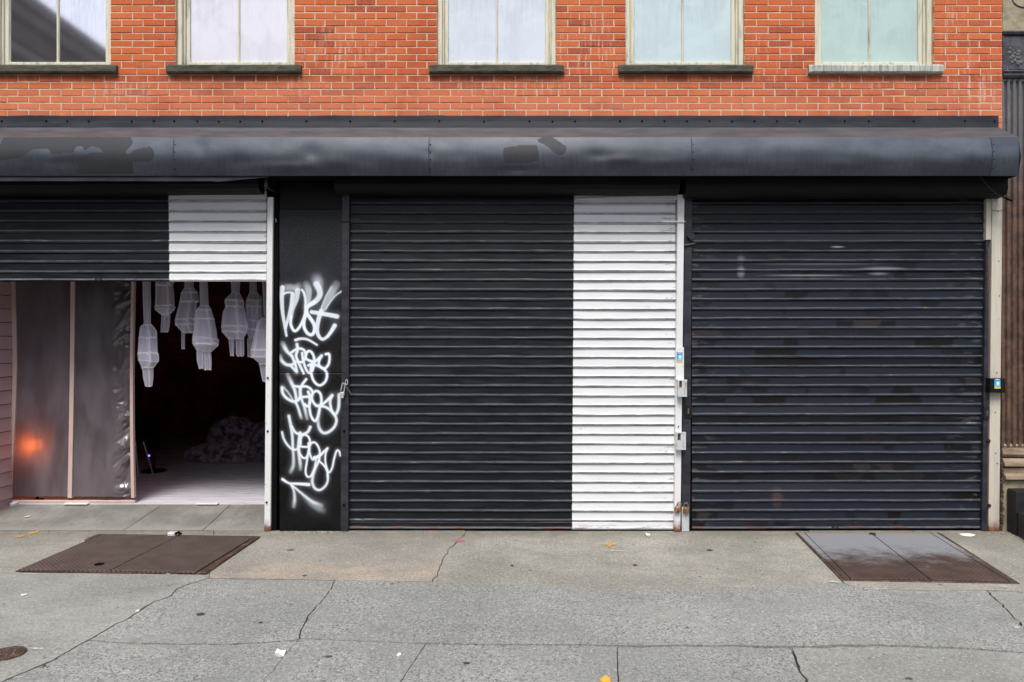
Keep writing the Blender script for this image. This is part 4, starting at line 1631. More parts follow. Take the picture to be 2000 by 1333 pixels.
A, B, C_, D_ = (535, 530), (535, 650), (535, 780), (535, 900)
# first tag
st(A, 95, 46, 10, 6, .85, [(150, 280), (138, 450), (150, 700), (185, 920), (217, 1115)])
st(A, 130, 120, 40, 45, .42, [(160, 300), (260, 280), (380, 290), (430, 250)])
st(A, 40, 34, 10, 8, .95, [(170, 395), (215, 370), (290, 365), (330, 375)])
st(A, 85, 40, 9, 6, .85, [(325, 400), (305, 560), (270, 730), (225, 900), (205, 990)])
st(A, 110, 60, 14, 6, .75, [(410, 330), (390, 480), (330, 640), (300, 780)])
st(A, 58, 52, 6, 6, 1.0, [(300, 780), (290, 900), (325, 1000), (370, 1035), (430, 985), (495, 870), (540, 740), (550, 600)])
st(A, 52, 46, 8, 10, .9, [(550, 620), (545, 480), (520, 370), (485, 320)])
st(A, 150, 90, 30, 14, .55, [(560, 230), (600, 330), (600, 450), (585, 560)])
st(A, 190, 120, 90, 40, .45, [(740, 110), (770, 200), (790, 290)])
st(A, 130, 90, 22, 9, .85, [(740, 220), (795, 340), (790, 430), (730, 510), (640, 570)])
st(A, 80, 60, 7, 6, 1.0, [(700, 540), (600, 600), (565, 660), (580, 740), (650, 840), (700, 930), (705, 1020), (670, 1090), (630, 1100), (570, 1060), (525, 970), (522, 870), (545, 780)])
st(A, 170, 100, 34, 8, .50, [(1080, 230), (990, 390), (900, 560), (840, 680)])
st(A, 30, 22, 10, 8, .75, [(1185, 340), (1080, 410), (980, 530), (900, 660)])
st(A, 30, 26, 10, 8, .55, [(1000, 270), (900, 440), (820, 640)])
st(A, 95, 55, 8, 5, .9, [(820, 690), (775, 830), (752, 960), (755, 1060), (790, 1140), (850, 1178), (925, 1135)])
st(A, 58, 90, 5, 14, .95, [(925, 1135), (990, 1050), (1055, 940)])
st(A, 78, 92, 6, 16, .92, [(655, 705), (800, 728), (960, 755), (1095, 782)])
st(A, 56, 40, 5, 9, .92, [(375, 1192), (470, 1168), (590, 1185), (745, 1275)])
# second tag
W = 52
st(B, 85, W, 36, 9, .95, [(155, 185), (220, 310), (310, 400)])
st(B, W, W, 9, 12, 1, [(310, 400), (365, 530), (400, 675)])
st(B, 70, W, 26, 8, .95, [(110, 400), (135, 480), (215, 550), (310, 555), (380, 500)])
st(B, W, W, 10, 12, .95, [(280, 560), (340, 620), (390, 680)])
st(B, 60, W, 16, 8, 1, [(400, 200), (410, 290), (385, 400), (430, 520), (515, 700)])
st(B, W, W, 8, 8, 1, [(300, 345), (380, 290), (470, 275), (535, 320), (545, 420), (500, 500), (420, 510)])
st(B, W, W, 8, 8, 1, [(490, 350), (505, 460), (545, 600), (600, 690), (660, 665), (690, 560), (695, 430), (655, 340), (600, 318), (560, 370), (560, 450), (640, 490), (700, 500)])
st(B, 56, W, 8, 8, 1, [(600, 565), (700, 510), (830, 395)])
st(B, W, W, 7, 7, 1, [(825, 400), (780, 500), (790, 570), (870, 620), (940, 560), (965, 460), (955, 370), (900, 370)])
st(B, W, W, 8, 7, 1, [(690, 550), (780, 580), (880, 640), (920, 720), (900, 830), (830, 900), (765, 905), (695, 840), (655, 740), (640, 620), (670, 520)])
# third tag
st(B, 75, W, 30, 8, .95, [(240, 730), (310, 880), (365, 1010), (390, 1170)])
st(B, 60, W, 16, 8, 1, [(140, 950), (155, 1050), (230, 1140), (360, 1195), (450, 1130), (455, 1010), (490, 900), (560, 805)])
st(B, 34, 30, 20, 14, .7, [(165, 945), (250, 1040), (340, 1180)])
st(B, W, W, 8, 24, .9, [(370, 1190), (420, 1300), (450, 1400), (475, 1480)])
st(B, W, W, 8, 8, 1, [(350, 925), (440, 935), (545, 930), (620, 960), (670, 1030), (640, 1110), (560, 1110), (440, 1125)])
st(B, W, W, 8, 28, .95, [(450, 960), (480, 1150), (530, 1290), (575, 1490)])
st(B, 60, W, 12, 8, 1, [(595, 1025), (625, 1110), (620, 1230), (580, 1275), (535, 1240)])
st(B, W, W, 8, 10, 1, [(640, 1110), (615, 1250), (640, 1430), (710, 1530), (765, 1450), (795, 1300), (825, 1180), (805, 1060), (745, 1010), (675, 1050), (660, 1150), (720, 1250), (800, 1265)])
st(B, W, 58, 8, 16, 1, [(800, 1270), (900, 1195), (1010, 1085)])
st(B, W, 62, 8, 22, .95, [(1010, 1090), (975, 1190), (1000, 1340), (1060, 1420), (1115, 1330), (1130, 1200), (1130, 1075)])
st(B, W, 60, 8, 26, .95, [(740, 1270), (900, 1290), (1030, 1395), (1085, 1510), (1050, 1630), (950, 1720), (855, 1735), (785, 1650), (765, 1500), (795, 1310)])
# fourth tag
st(C_, 62, W, 16, 10, .9, [(260, 290), (290, 440), (320, 640), (328, 850)])
st(C_, W, 60, 8, 40, .75, [(328, 850), (340, 1000), (335, 1150), (290, 1260)])
st(C_, W, 60, 8, 14, .95, [(310, 470), (360, 560), (430, 600), (510, 605), (590, 560), (630, 480)])
st(C_, 44, W, 10, 10, .9, [(142, 570), (170, 680), (235, 790), (330, 870), (410, 860), (440, 820)])
st(C_, 60, W, 8, 34, .95, [(455, 580), (430, 760), (435, 950), (455, 1100), (460, 1210)])
st(C_, 42, 42, 6, 6, 1, [(465, 780), (470, 670), (520, 615), (590, 640), (625, 720), (610, 810), (520, 825), (420, 815), (440, 920), (490, 1000), (540, 1020), (590, 960), (605, 860), (598, 760)])
st(C_, 40, 42, 6, 14, 1, [(600, 900), (575, 1060), (550, 1240), (575, 1335), (640, 1330), (710, 1200), (780, 1060), (795, 900), (745, 780), (680, 745), (625, 800), (620, 930), (670, 1040), (740, 1020), (780, 970)])
st(C_, 60, 44, 8, 6, 1, [(700, 1010), (790, 980), (880, 895), (930, 850)])
st(C_, 36, 40, 5, 14, 1, [(930, 850), (895, 960), (895, 1100), (950, 1265), (1010, 1190), (1045, 1030), (1090, 895), (1130, 900), (1155, 975)])
st(C_, 36, 42, 5, 8, 1, [(780, 1065), (870, 1150), (925, 1250), (938, 1350)])
st(D_, 40, 60, 7, 30, .95, [(930, 240), (935, 340), (890, 440), (800, 505), (715, 480), (668, 380), (680, 240), (740, 70), (780, -20)])
st(D_, 30, 30, 6, 6, .95, [(735, -10), (715, 60), (695, 190)])
# arrow
st(D_, 58, 36, 8, 6, 1, [(150, 320), (215, 365), (290, 400)])
st(D_, 42, 70, 8, 10, 1, [(290, 395), (430, 400), (605, 412)])
st(D_, 32, 60, 8, 40, .9, [(290, 405), (345, 520), (360, 650), (345, 790)])
st(D_, 36, 60, 6, 46, .95, [(310, 420), (480, 565), (660, 705), (825, 775)])
st(D_, 60, 90, 50, 70, .35, [(520, 620), (700, 780), (850, 860)])

nxg, nzg = 150, 760
gx = np.linspace(px0, px1, nxg + 1)
gy = np.linspace(py0, py1, nzg + 1)
GX, GY = np.meshgrid(gx, gy, indexing='ij')
K = np.zeros_like(GX)
SC = 150 / 1333.0


def catmull(pts, m=8):
    pts = [np.array(p, float) for p in pts]
    pts = [2 * pts[0] - pts[1]] + pts + [2 * pts[-1] - pts[-2]]
    out = []
    for i in range(1, len(pts) - 2):
        for q in range(m):
            t_ = q / m
            p0_, p1_, p2_, p3_ = pts[i - 1:i + 3]
            out.append(0.5 * ((2 * p1_) + (-p0_ + p2_) * t_ + (2 * p0_ - 5 * p1_ + 4 * p2_ - p3_) * t_ ** 2 + (-p0_ + 3 * p1_ - 3 * p2_ + p3_) * t_ ** 3))
    out.append(pts[-2])
    return np.array(out)


for (org, w0, w1, s0, s1, al, pts) in STR:
    cv = catmull(pts) * SC + np.array(org)
    n_ = len(cv)
    best = np.zeros_like(K)
    for i in range(n_ - 1):
        a, c_ = cv[i], cv[i + 1]
        d = c_ - a
        L2 = max(1e-6, d @ d)
        tt = np.clip(((GX - a[0]) * d[0] + (GY - a[1]) * d[1]) / L2, 0, 1)
        dist = np.hypot(GX - a[0] - tt * d[0], GY - a[1] - tt * d[1])
        u = (i + 0.5) / n_
        rad = (w0 + (w1 - w0) * u) / 2 * SC * .84
        sf = (s0 + (s1 - s0) * u) * SC * .9 + .4
        q = np.clip((rad + sf - dist) / (2 * sf), 0, 1)
        q = q * q * (3 - 2 * q)
        q = np.maximum(q, 0.10 * np.exp(-((dist / (rad * 1.5 + sf * 1.2)) ** 2)))   # overspray halo
        fa = al * (min(1, .25 + u * 2.4) if s0 >= 26 else 1) * (min(1, .30 + (1 - u) * 2.6) if s1 >= 24 else 1)
        best = np.maximum(best, q * fa)
    K = 1 - (1 - K) * (1 - best)
mb = MB()
PXg = (GX - 1000) / S
PZg = CZ - (GY - 666) / S
# panel face gently uneven; a dark joint at py 729
Yg = np.zeros_like(GX)
Yg += 0.004 * np.exp(-((GY - 729) / 0.9) ** 2)
mb.grid([tuple(q) for q in np.stack([PXg, Yg, PZg], -1).reshape(-1, 3)], nxg + 1, nzg + 1)
mb.attr['spray'] = K.reshape(-1)
pf = mb.build('front_panel', M['gpanel'], pier)
mb = MB()
mb.box(PX(546), PX(668), .006, .12, -.01, zf1)
mb.build('core', M['black2'], pier)
mb = MB()
mb.bbox(PX(546), PX(668), .001, .006, PZ(409), zf1 - .01)
mb.build('upper_panel', M['black2'], pier)
mb = MB()
mb.tube([(PX(539, .02), .004, PZ(427)), (PX(541, .02), -.004, PZ(430)), (PX(540, .02), .004, PZ(434))], .003, 5)
mb.build('hook', M['galv'], pier)

# ------------------------------------------------------------------ right end: tan post with keypad box
post = thing('door_post', 'tan painted upright post with a rusty foot at the right end of the shopfront', 'post', (PX(1946), 0, 0))
vbar('shaft', post, 1938, 1958, 1931, 1952, 412, 1038, -.006, .12, M['tan'], zb=.001)
vbar('cap_piece', post, 1938, 1958, 1938, 1958, 388, 411, -.009, .12, M['tan'])
for (px, py) in ((1949, 400), (1949, 413), (1950, 510), (1951, 578), (1946, 728), (1943, 805), (1947, 905), (1944, 885)):
    mb = MB()
    mb.lathe([(0, .004), (.005, .003), (.0065, 0)], (PX(px), -.006, PZ(py)), 8, 'y')
    mb.build('nail_head', M['iron'], post)

kb = thing('lock_box', 'black lock box with a blue and yellow sticker on the tan post', 'lock box', (PX(1948, -.03), -.03, PZ(768)))
mb = MB()
mb.bbox(PX(1934, -.07), PX(1964, -.07), -.075, -.007, PZ(767, -.07), PZ(739, -.07), .008)
mb.build('shell', M['black2'], kb)
mb = MB()
mb.box(PX(1963, -.07), PX(1966, -.07), -.05, -.02, PZ(760, -.07), PZ(748, -.07))
mb.build('hinge', M['galv'], kb)
sticker(kb, 1942, 1954, 739.5, 759, -.0755)

# cable drooping from the hood to the neighbour's column
mb = MB()
p0_, p3_ = Vector((PX(1914, -.2), -.2, PZ(344, -.2))), Vector((PX(1962, -.16), -.17, PZ(388, -.16)))
path = []
for i in range(15):
    t_ = i / 14
    p_ = p0_.lerp(p3_, t_)
    p_.z -= math.sin(math.pi * t_) * .03
    path.append(p_)
mb.tube(path, .0035, 6)
cab = thing('cable', 'thin black cable with a plug drooping under the right end of the awning', 'cable', p0_)
mb.build('wire', M['rail'], cab)
mb = MB()
mb.tube([(PX(1957, -.16), -.17, PZ(385, -.16)), (PX(1966, -.16), -.17, PZ(389, -.16)), (PX(1976, -.16), -.17, PZ(393, -.16))], [.006, .011, .009], 8)
mb.build('plug', M['deep'], cab)
mb = MB()
mb.tube([(PX(1976, -.16), -.17, PZ(393, -.16)), (PX(1990, -.16), -.165, PZ(399, -.16)), (PX(2040, -.16), -.16, PZ(400, -.16))], .002, 5)
mb.build('thin_wire', M['shackle'], cab)

# ------------------------------------------------------------------ neighbouring cast-iron front
nb = thing('cast_iron_storefront', 'rusty fluted cast-iron pilaster of the neighbouring building at the right edge', 'building', (PX(2060), 0, 0))
YN = 0.03
x0n, x1n = PX(1961), PX(2350)
mb = MB()
mb.box(PX(1957) + .012, x1n, YN + .09, YN + .6, -.02, ZT)
mb.build('wall', M['iron_d'], nb)
# fluted shaft: ribs and hollows
mb = MB()
npx = 11.5 / S
nfl = 16
xs_, ys_ = [], []
for k in range(nfl):
    for (u, d) in ((0, .0), (.12, -.004), (.30, -.006), (.42, .0), (.52, .016), (.68, .026), (.84, .020), (.95, .004)):
        xs_.append(x0n + (k + u) * npx)
        ys_.append(YN + .004 + d)
zt_, zb_ = PZ(152), PZ(874)
pts = []
nzr = 24
for i in range(len(xs_)):
    for j in range(nzr + 1):
        t_ = j / nzr
        zz = zt_ + (zb_ - zt_) * t_
        r_ = .001 * mnoise.noise(Vector((xs_[i] * 30, zz * 6, 0)))
        pts.append((xs_[i], ys_[i] + r_, zz))
mb.grid(pts, len(xs_), nzr + 1)
mb.box(x0n - .004, x0n, YN - .004, YN + .09, zb_, zt_)
recalc(mb.build('fluted_shaft', M['iron'], nb))
mb = MB()
for k in range(nfl):      # rounded stops at the feet and heads of the flutes
    cxk = x0n + (k + .68) * npx
    mb.lathe([(0, .012), (.012, .008), (.017, 0)], (cxk, YN + .016, zb_ + .012), 8, 'y')
    mb.lathe([(0, .012), (.010, .008), (.015, 0)], (cxk, YN + .016, zt_ - .006), 8, 'y')
mb.build('flute_stops', M['stone'], nb)


def mould(name, prof, mat):
    mb = MB()
    pts = [(y_, z_) for (y_, z_) in prof]
    mb.prism(pts, 'x', x0n - .002, x1n)
    return recalc(mb.build(name, mat, nb))


def zz(py): return PZ(py)


mould('neck_moulding', [(YN + .1, zz(136)), (YN - .02, zz(136)), (YN - .035, zz(139)), (YN - .02, zz(142)), (YN - .030, zz(144)), (YN - .03, zz(147)), (YN - .006, zz(151)), (YN + .1, zz(151))], M['iron_d'])
mb = MB()
mb.bbox(x0n + .01, x1n, YN - .004, YN + .1, zz(135.5), zz(66), .01)
mb.box(x0n, x0n + .0095, YN - .012, YN + .1, zz(135.5), zz(66))
o = mb.build('frieze_panel', M['iron_d'], nb)
mb = MB()
rz_ = random.Random(8)
for q in range(26):
    w_ = rz_.uniform(.006, .022)
    mb.lathe([(0, w_ * .5), (w_ * .7, w_ * .35), (w_, 0)], (PX(1988 + rz_.gauss(0, 9)), YN - .004, zz(108 + rz_.gauss(0, 9))), 7, 'y')
for q in range(12):
    w_ = rz_.uniform(.005, .014)
    mb.lathe([(0, w_ * .5), (w_ * .7, w_ * .35), (w_, 0)], (PX(1969 + rz_.gauss(0, 4)), YN - .004, zz(128 + rz_.gauss(0, 3))), 7, 'y')
tag(mb.build('corrosion', M['iron'], nb), kind='stuff')
mould('lintel_moulding', [(YN + .1, zz(65.8)), (YN - .02, zz(65.8)), (YN - .03, zz(62)), (YN - .014, zz(60)), (YN + .1, zz(60))], M['iron_d'])
mb = MB()
mb.bbox(x0n, x1n, YN - .012, YN + .1, zz(59.8), zz(-120), .006)
mb.build('stone_block', M['stone'], nb)
mb = MB()
pth = [(PX(1979 + 26 * (1 - math.cos(a)), -.0), YN - .016, zz(-5 + 18 * math.sin(a))) for a in [q * .16 for q in range(11)]]
mb.tube(pth, .005, 6)
mb.build('iron_hoop', M['iron_d'], nb)
mould('base_moulding', [(YN + .1, zz(875)), (YN - .004, zz(875)), (YN - .012, zz(882)), (YN - .020, zz(888)), (YN - .006, zz(893)), (YN + .1, zz(893))], M['ironbase'])
mould('base_moulding', [(YN + .1, zz(894)), (YN - .012, zz(896)), (YN - .040, zz(904)), (YN - .050, zz(910)), (YN - .014, zz(913)), (YN + .1, zz(913))], M['ironbase'])
mould('base_moulding', [(YN + .1, zz(914)), (YN - .03, zz(914)), (YN - .03, zz(925)), (YN - .06, zz(929)), (YN - .066, zz(935)), (YN - .03, zz(939)), (YN + .1, zz(939))], M['ironbase'])
mb = MB()
mb.bbox(x0n - .006, x1n, YN - .025, YN + .1, -.01, zz(939.3), .006)
mb.build('plinth', M['stone'], nb)
mb = MB()
rr = random.Random(3)
for k in range(40):
    u = k / 39
    w_ = .003 + rr.random() * .007
    mb.lathe([(0, .006 + rr.random() * .008), (w_, .006), (w_ * 1.5, 0)], (PX(1957 + rr.uniform(-2, 2)), -.002, PZ(903 + 130 * u)), 5, 'y')
tag(mb.build('crumbling_mortar', M['iron'], nb), kind='stuff')

stp = thing('stoop', 'black painted stone steps at the bottom right corner beside the rusty pilaster', 'steps', (PX(2040), -.2, 0))


def step_block(x_back, x_front, yb_, yf_, z0_, z1_, nm):
    mb = MB()
    mb.prism([(x_back, yb_), (x_front, yf_), (6.4, yf_), (6.4, yb_)], 'z', z0_, z1_)
    o_ = recalc(mb.build(nm, M['black'], stp))
    bv = o_.modifiers.new('bevel', 'BEVEL')
    bv.width = .012
    bv.segments = 2
    return o_


step_block(PX(1966), 4.69, -.0, -.16, 0.0, PZ(957, -.1), 'step')
step_block(4.70, 4.66, -.163, -.34, 0.0, PZ(1003, -.25), 'step')
step_block(4.655, 4.60, -.343, -.46, 0.0, PZ(1030, -.4), 'step')

# ------------------------------------------------------------------ cellar hatches
def plate(name, quad, mat, root, z0, z1, bev=.004):
    """quad: four ground points (px,py) anticlockwise or clockwise"""
    mb = MB()
    q = [G(a, c_, z1) for a, c_ in quad]
    cen = sum(q, Vector()) / len(q)
    tin = [p_ + (cen - p_).normalized() * bev for p_ in q]
    n_ = len(q)
    vs = [(p_.x, p_.y, z0) for p_ in q] + [(p_.x, p_.y, z1 - bev * .6) for p_ in q] + [(p_.x, p_.y, z1) for p_ in tin]
    fs = [tuple(range(2 * n_, 3 * n_))]
    for i in range(n_):
        j = (i + 1) % n_
        fs.append((i, j, j + n_, i + n_))
        fs.append((i + n_, j + n_, j + 2 * n_, i + 2 * n_))
    mb.add(vs, fs)
    return recalc(mb.build(name, mat, root))


hr = thing('cellar_hatch', 'double-leaf cellar hatch, zinc tread plate rusting at the front, before the right shutter', 'cellar hatch', G(1760, 1090), 'sidewalk cellar hatches')
plate('frame', [(1553, 1039.6), (1835, 1039.6), (1992, 1139), (1644, 1133)], M['hframe'], hr, -.01, .008)
plate('side_strip', [(1558, 1040), (1570, 1040), (1660, 1130), (1650, 1131)], M['hatch_z'], hr, .008, .014)
plate('side_strip', [(1817, 1040), (1828, 1040), (1985, 1136), (1973, 1136)], M['hatch_z'], hr, .008, .014)
l1 = plate('door_leaf', [(1572, 1040), (1699, 1040), (1815, 1131), (1662, 1129.5)], M['hatch_z'], hr, .008, .020)
l2 = plate('door_leaf', [(1701, 1040), (1815, 1040), (1970, 1135), (1817.5, 1131)], M['hatch_z'], hr, .008, .020)
mb = MB()
for (px, py) in ((1810, 1105),):
    c0 = G(px, py, .021)
    mb.lathe([(0, .001), (.028, .001), (.030, .004), (.036, .004), (.040, 0)], c0, 18)
mb.build('lifting_ring', M['hframe'], hr)
mb = MB()
c0 = G(1704, 1044, .02)
mb.tube([c0 + Vector((-.03, .0, .0)), c0 + Vector((-.02, -.01, .02)), c0 + Vector((.015, -.02, .02)), c0 + Vector((.025, -.01, 0))], .006, 6)
mb.tube([c0 + Vector((-.005, .03, .004)), c0 + Vector((.004, -.04, .006))], .010, 6)
mb.build('latch', M['hframe'], hr)

hl_ = thing('cellar_hatch', 'brown rusty tread-plate cellar hatch with two leaves, in front of the open bay', 'cellar hatch', G(270, 1080), 'sidewalk cellar hatches')
plate('frame', [(192, 1042.5), (509, 1047), (405, 1119), (388, 1119.5), (30, 1115), (168, 1056), (165, 1053)], M['hframe'], hl_, -.01, .012)
plate('side_strip', [(497, 1048.5), (506, 1048.5), (402, 1118), (390, 1118)], M['hframe'], hl_, .012, .020)
plate('door_leaf', [(205, 1043), (347, 1046), (214, 1113.5), (36, 1112.5), (170, 1057)], M['hatch_r'], hl_, .012, .026)
plate('door_leaf', [(349, 1046), (495, 1048), (382, 1116.5), (216, 1113.7)], M['hatch_r'], hl_, .012, .026)
mb = MB()
mb.lathe([(0, .001), (.026, .001), (.028, .004), (.034, .004), (.038, 0)], G(194, 1102, .027), 18)
mb.build('lifting_ring', M['deep'], hl_)
c0 = G(340, 1046, .027)
mb = MB()
mb.bbox(c0.x - .045, c0.x + .020, c0.y - .04, c0.y + .03, .027, .062, .008)
lb = mb.build('latch_box', M['galv'], hl_)
mb = MB()
mb.tube([c0 + Vector((.02, -.02, .02)), c0 + Vector((.045, -.01, .035)), c0 + Vector((.07, 0, .012))], .010, 7)
mb.tube([c0 + Vector((.035, .02, .03)), c0 + Vector((.055, -.02, .01))], .008, 7)
mb.build('latch', M['deep'], hl_)

# small round iron cover, bottom left
mc = thing('access_cover', 'small round rusty iron access cover in the sidewalk at the lower left', 'access cover', G(14, 1278))
mb = MB()
c0 = G(14, 1278, .0)
mb.lathe([(0, .0085), (.070, .0085), (.073, .005), (.078, .005), (.081, .010), (.095, .010), (.098, .001)], c0, 36)
mb.build('ring', M['hframe'], mc)
mb = MB()
for a in range(6):
    th_ = a * math.pi / 3
    mb.lathe([(0, .013), (.009, .012), (.012, .008)], c0 + Vector((math.cos(th_) * .042, math.sin(th_) * .042, 0)), 8)
mb.build('stud', M['hatch_r'], mc)

# ------------------------------------------------------------------ open bay: ramp, side wall, screen, room
YT = .75
ZTH = PZ(983, YT)
XRm = XO - .002
t = NT('brushed_concrete')
br = t.noise(t.scaled(95, 6, 6), 1, 4, .6)
bg_ = t.noise(t.pos(), 2.2, 5, .6)
c = t.mix(t.ramp(bg_, .35, .7), (0.17, 0.165, 0.15), (0.27, 0.265, 0.24))
c = t.mix(t.ramp(br, .45, .7, 0, .5), c, (0.12, 0.115, 0.105))
sp_ = t.noise(t.pos(), 16, 5, .8)
c = t.mix(t.ramp(sp_, .58, .68, 0, .8), c, (0.06, 0.056, 0.05))
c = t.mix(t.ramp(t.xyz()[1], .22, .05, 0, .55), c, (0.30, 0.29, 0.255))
M['ramp'] = t.finish(c, .85, t.bump(br, .5, .004))
mb = MB()
mb.prism([(.034, -.03), (YT, -.03), (YT, ZTH - .035), (.034, -.012)], 'x', XLO - .1, XRm)
ramp = tag(mb.build('ramp', M['joint']), kind='structure')
edges = [(XLO - .1, XLO - .1), (PX(319, YT), PX(236, 0)), (PX(452, YT), PX(392, 0)), (XRm, XRm)]
for q in range(3):
    mb = MB()
    pts = []
    for i in range(13):
        u = i / 12
        for j in range(13):
            t_ = j / 12
            g_ = .004
            xl = edges[q][1] + (edges[q][0] - edges[q][1]) * t_ + (g_ if q else 0)
            xr = edges[q + 1][1] + (edges[q + 1][0] - edges[q + 1][1]) * t_ - (g_ if q < 2 else 0)
            jg = .004 * mnoise.noise(Vector((q + 3 * round(u), t_ * 9, 0))) if u in (0, 1) else 0
            s_ = t_ * t_ * (3 - 2 * t_)
            pts.append((xl + (xr - xl) * u + jg, .034 + (YT - .034) * t_, .001 + (ZTH - .012) * (.35 * s_ + .65 * t_)))
    mb.grid(pts, 13, 13)
    mb.build('slab', M['ramp'], ramp)

# interior
YBK = 6.4
XRL, XRR = -8.6, XRm - .012
t = NT('laminate_floor')
ly = t.xyz()
row_ = t.math('FRACT', t.math('MULTIPLY', ly[1], 6.5))
seam_ = t.math('MAXIMUM', t.ramp(row_, .04, .0), t.ramp(row_, .96, 1.0))
gr = t.noise(t.scaled(3, 40, 1), 1, 5, .6)
c = t.mix(t.ramp(gr, .3, .7), (0.66, 0.63, 0.70), (0.82, 0.79, 0.86))
c = t.mix(t.math('MULTIPLY', seam_, .6), c, (0.10, 0.09, 0.11))
M['lam'] = t.finish(c, t.ramp(gr, .3, .7, .24, .38), t.bump(gr, .05, .003))
mb = MB()
mb.box(XRL, XRR, YT + .001, YBK, ZTH - .06, ZTH)
tag(mb.build('interior_floor', M['lam']), kind='structure')
t = NT('dark_red_wall')
lz = t.xyz()[2]
cr_ = t.math('FRACT', t.math('MULTIPLY', lz, 9.0))
c = t.mix(t.ramp(t.noise(t.pos(), 3, 4), .35, .65), (0.16, 0.040, 0.034), (0.28, 0.070, 0.055))
c = t.mix(t.ramp(cr_, .10, .0), c, (0.004, 0.002, 0.002))
M['darkwall'] = t.finish(c, .9, None, spec=.1)
iw = thing('interior_walls', None, None, kind='structure')
mb = MB()
mb.box(XRL, XRR, YBK, YBK + .1, ZTH - .06, 3.4)
mb.box(XRL - .1, XRL, YT + .2, YBK + .1, ZTH - .06, 3.4)
mb.box(XRR, XRR + .0, .31, YBK, ZTH - .06, 3.4)
mb.build('wall_panels', M['darkwall'], iw)
mb = MB()
mb.box(XRR + .001, XRR + .012, .125, YBK, -.02, 3.35)
mb.box(XRL, XLO - .121, YT + .1, YT + .2, ZTH - .06, 3.4)
mb.build('side_panels', M['darkwall'], iw)
mb = MB()
mb.box(XRL - .1, XRR + .012, .31, YBK + .1, 3.41, 3.5)
tag(mb.build('ceiling', M['deep']), kind='structure')

# pink siding on the left return of the bay, board by board
sd = thing('siding_wall', 'pink painted clapboard return wall at the far left of the open bay', 'wall', (XLO, .35, 0))
mb = MB()
mb.box(XLO - .12, XLO - .012, .126, YT + .012, -.02, 2.9)
mb.build('core', M['deep'], sd)
hb = 28.3 / S * 1.03
k = 0
zc = .02
while zc < 2.6:
    mb = MB()
    a0, a1 = .05, YT + .012
    sl_ = 0.0
    mb.add([(XLO - .012, a0, zc), (XLO + .008, a0, zc + .001), (XLO - .002, a0, zc + hb - .007), (XLO - .012, a0, zc + hb - .007),
            (XLO - .012, a1, zc), (XLO + .008, a1, zc + .001), (XLO - .002, a1, zc + hb - .007), (XLO - .012, a1, zc + hb - .007)],
           [(0, 1, 2, 3), (7, 6, 5, 4), (0, 4, 5, 1), (1, 5, 6, 2), (2, 6, 7, 3), (3, 7, 4, 0)])
    mb.build('siding_board', M['siding'], sd)
    zc += hb
    k += 1

# plastic sheet screen
YP = YT + .012
scn = thing('plastic_sheet_screen', 'batten frame hung with wrinkled translucent plastic sheet across the left of the open bay', 'screen', (PX(138, YP), YP, ZTH))


def batten(xs_top_bot, wpx, pyt=520, pyb=972, bow=0.0):
    mb = MB()
    pts = []
    n_ = 18
    for i in range(n_ + 1):
        t_ = i / n_
        py = pyt + (pyb - pyt) * t_
        cx_ = xs_top_bot[0] + (xs_top_bot[1] - xs_top_bot[0]) * t_ + bow * math.sin(math.pi * min(1, t_ * 1.0))
        a, e = PX(cx_ - wpx / 2, YP), PX(cx_ + wpx / 2, YP)
        z_ = PZ(py, YP)
        pts += [(a, YP + .03, z_), (a, YP - .010, z_), (e, YP - .010, z_), (e, YP + .03, z_)]
    mb.grid(pts, n_ + 1, 4, closed=True)
    recalc(mb.build('batten', M['pinkwood'], scn))


batten((24, 16), 8, bow=9)
batten((143, 137), 8, bow=1)
batten((261, 260), 6, bow=-3)
mb = MB()
mb.bbox(PX(15, YP), PX(264, YP), YP - .012, YP + .03, ZTH + .001, ZTH + .028)
mb.build('bottom_rail', M['pinkwood'], scn)
for (pa, pb, wr) in ((25, 137, 0), (141, 258, 1)):
    nu, nv = (60, 150) if not wr else (90, 220)
    pts = []
    for i in range(nu + 1):
        u = i / nu
        for j in range(nv + 1):
            v = j / nv
            x = PX(pa + (pb - pa) * u, YP)
            z_ = PZ(520 + (970 - 520) * v, YP)
            d = mnoise.noise(Vector((u * 2.2 + pa, v * 1.6, 0))) * .045 + mnoise.noise(Vector(((u + v * .8) * 5 + pa, v * 1.2, 4))) * .022 + mnoise.noise(Vector(((u * 1.2 - v * 1.1) * 9 + pa, v * 1.5, 8))) * .006
            d *= math.sin(math.pi * u) ** .7
            if wr:
                e_ = max(0, (u - .66) / .34)
                e_ = e_ ** .8 * (1 if u < .97 else 0.4)
                q = v * 34 + u * 6.0 + 1.6 * mnoise.noise(Vector((u * 3, v * 9, 1)))
                d += e_ * (.075 * mnoise.noise(Vector((u * 5, q * .62, 2))) + .050 * abs(mnoise.noise(Vector((u * 9, q * 1.1, 7)))))
            pts.append((x, YP + .004 + d * .9, z_))
    mb = MB()
    mb.grid(pts, nu + 1, nv + 1)
    mb.build('sheet', M['sheet'], scn, smooth=True)
# bits of tape along the floor edge
for (a, e, y_) in ((128, 175, 981), (385, 428, 983)):
    mb = MB()
    mb.box(PX(a, YT), PX(e, YT), YT - .05, YT - .004, ZTH - .002, ZTH + .006)
    mb.build('floor_tape', M['lit'], scn)

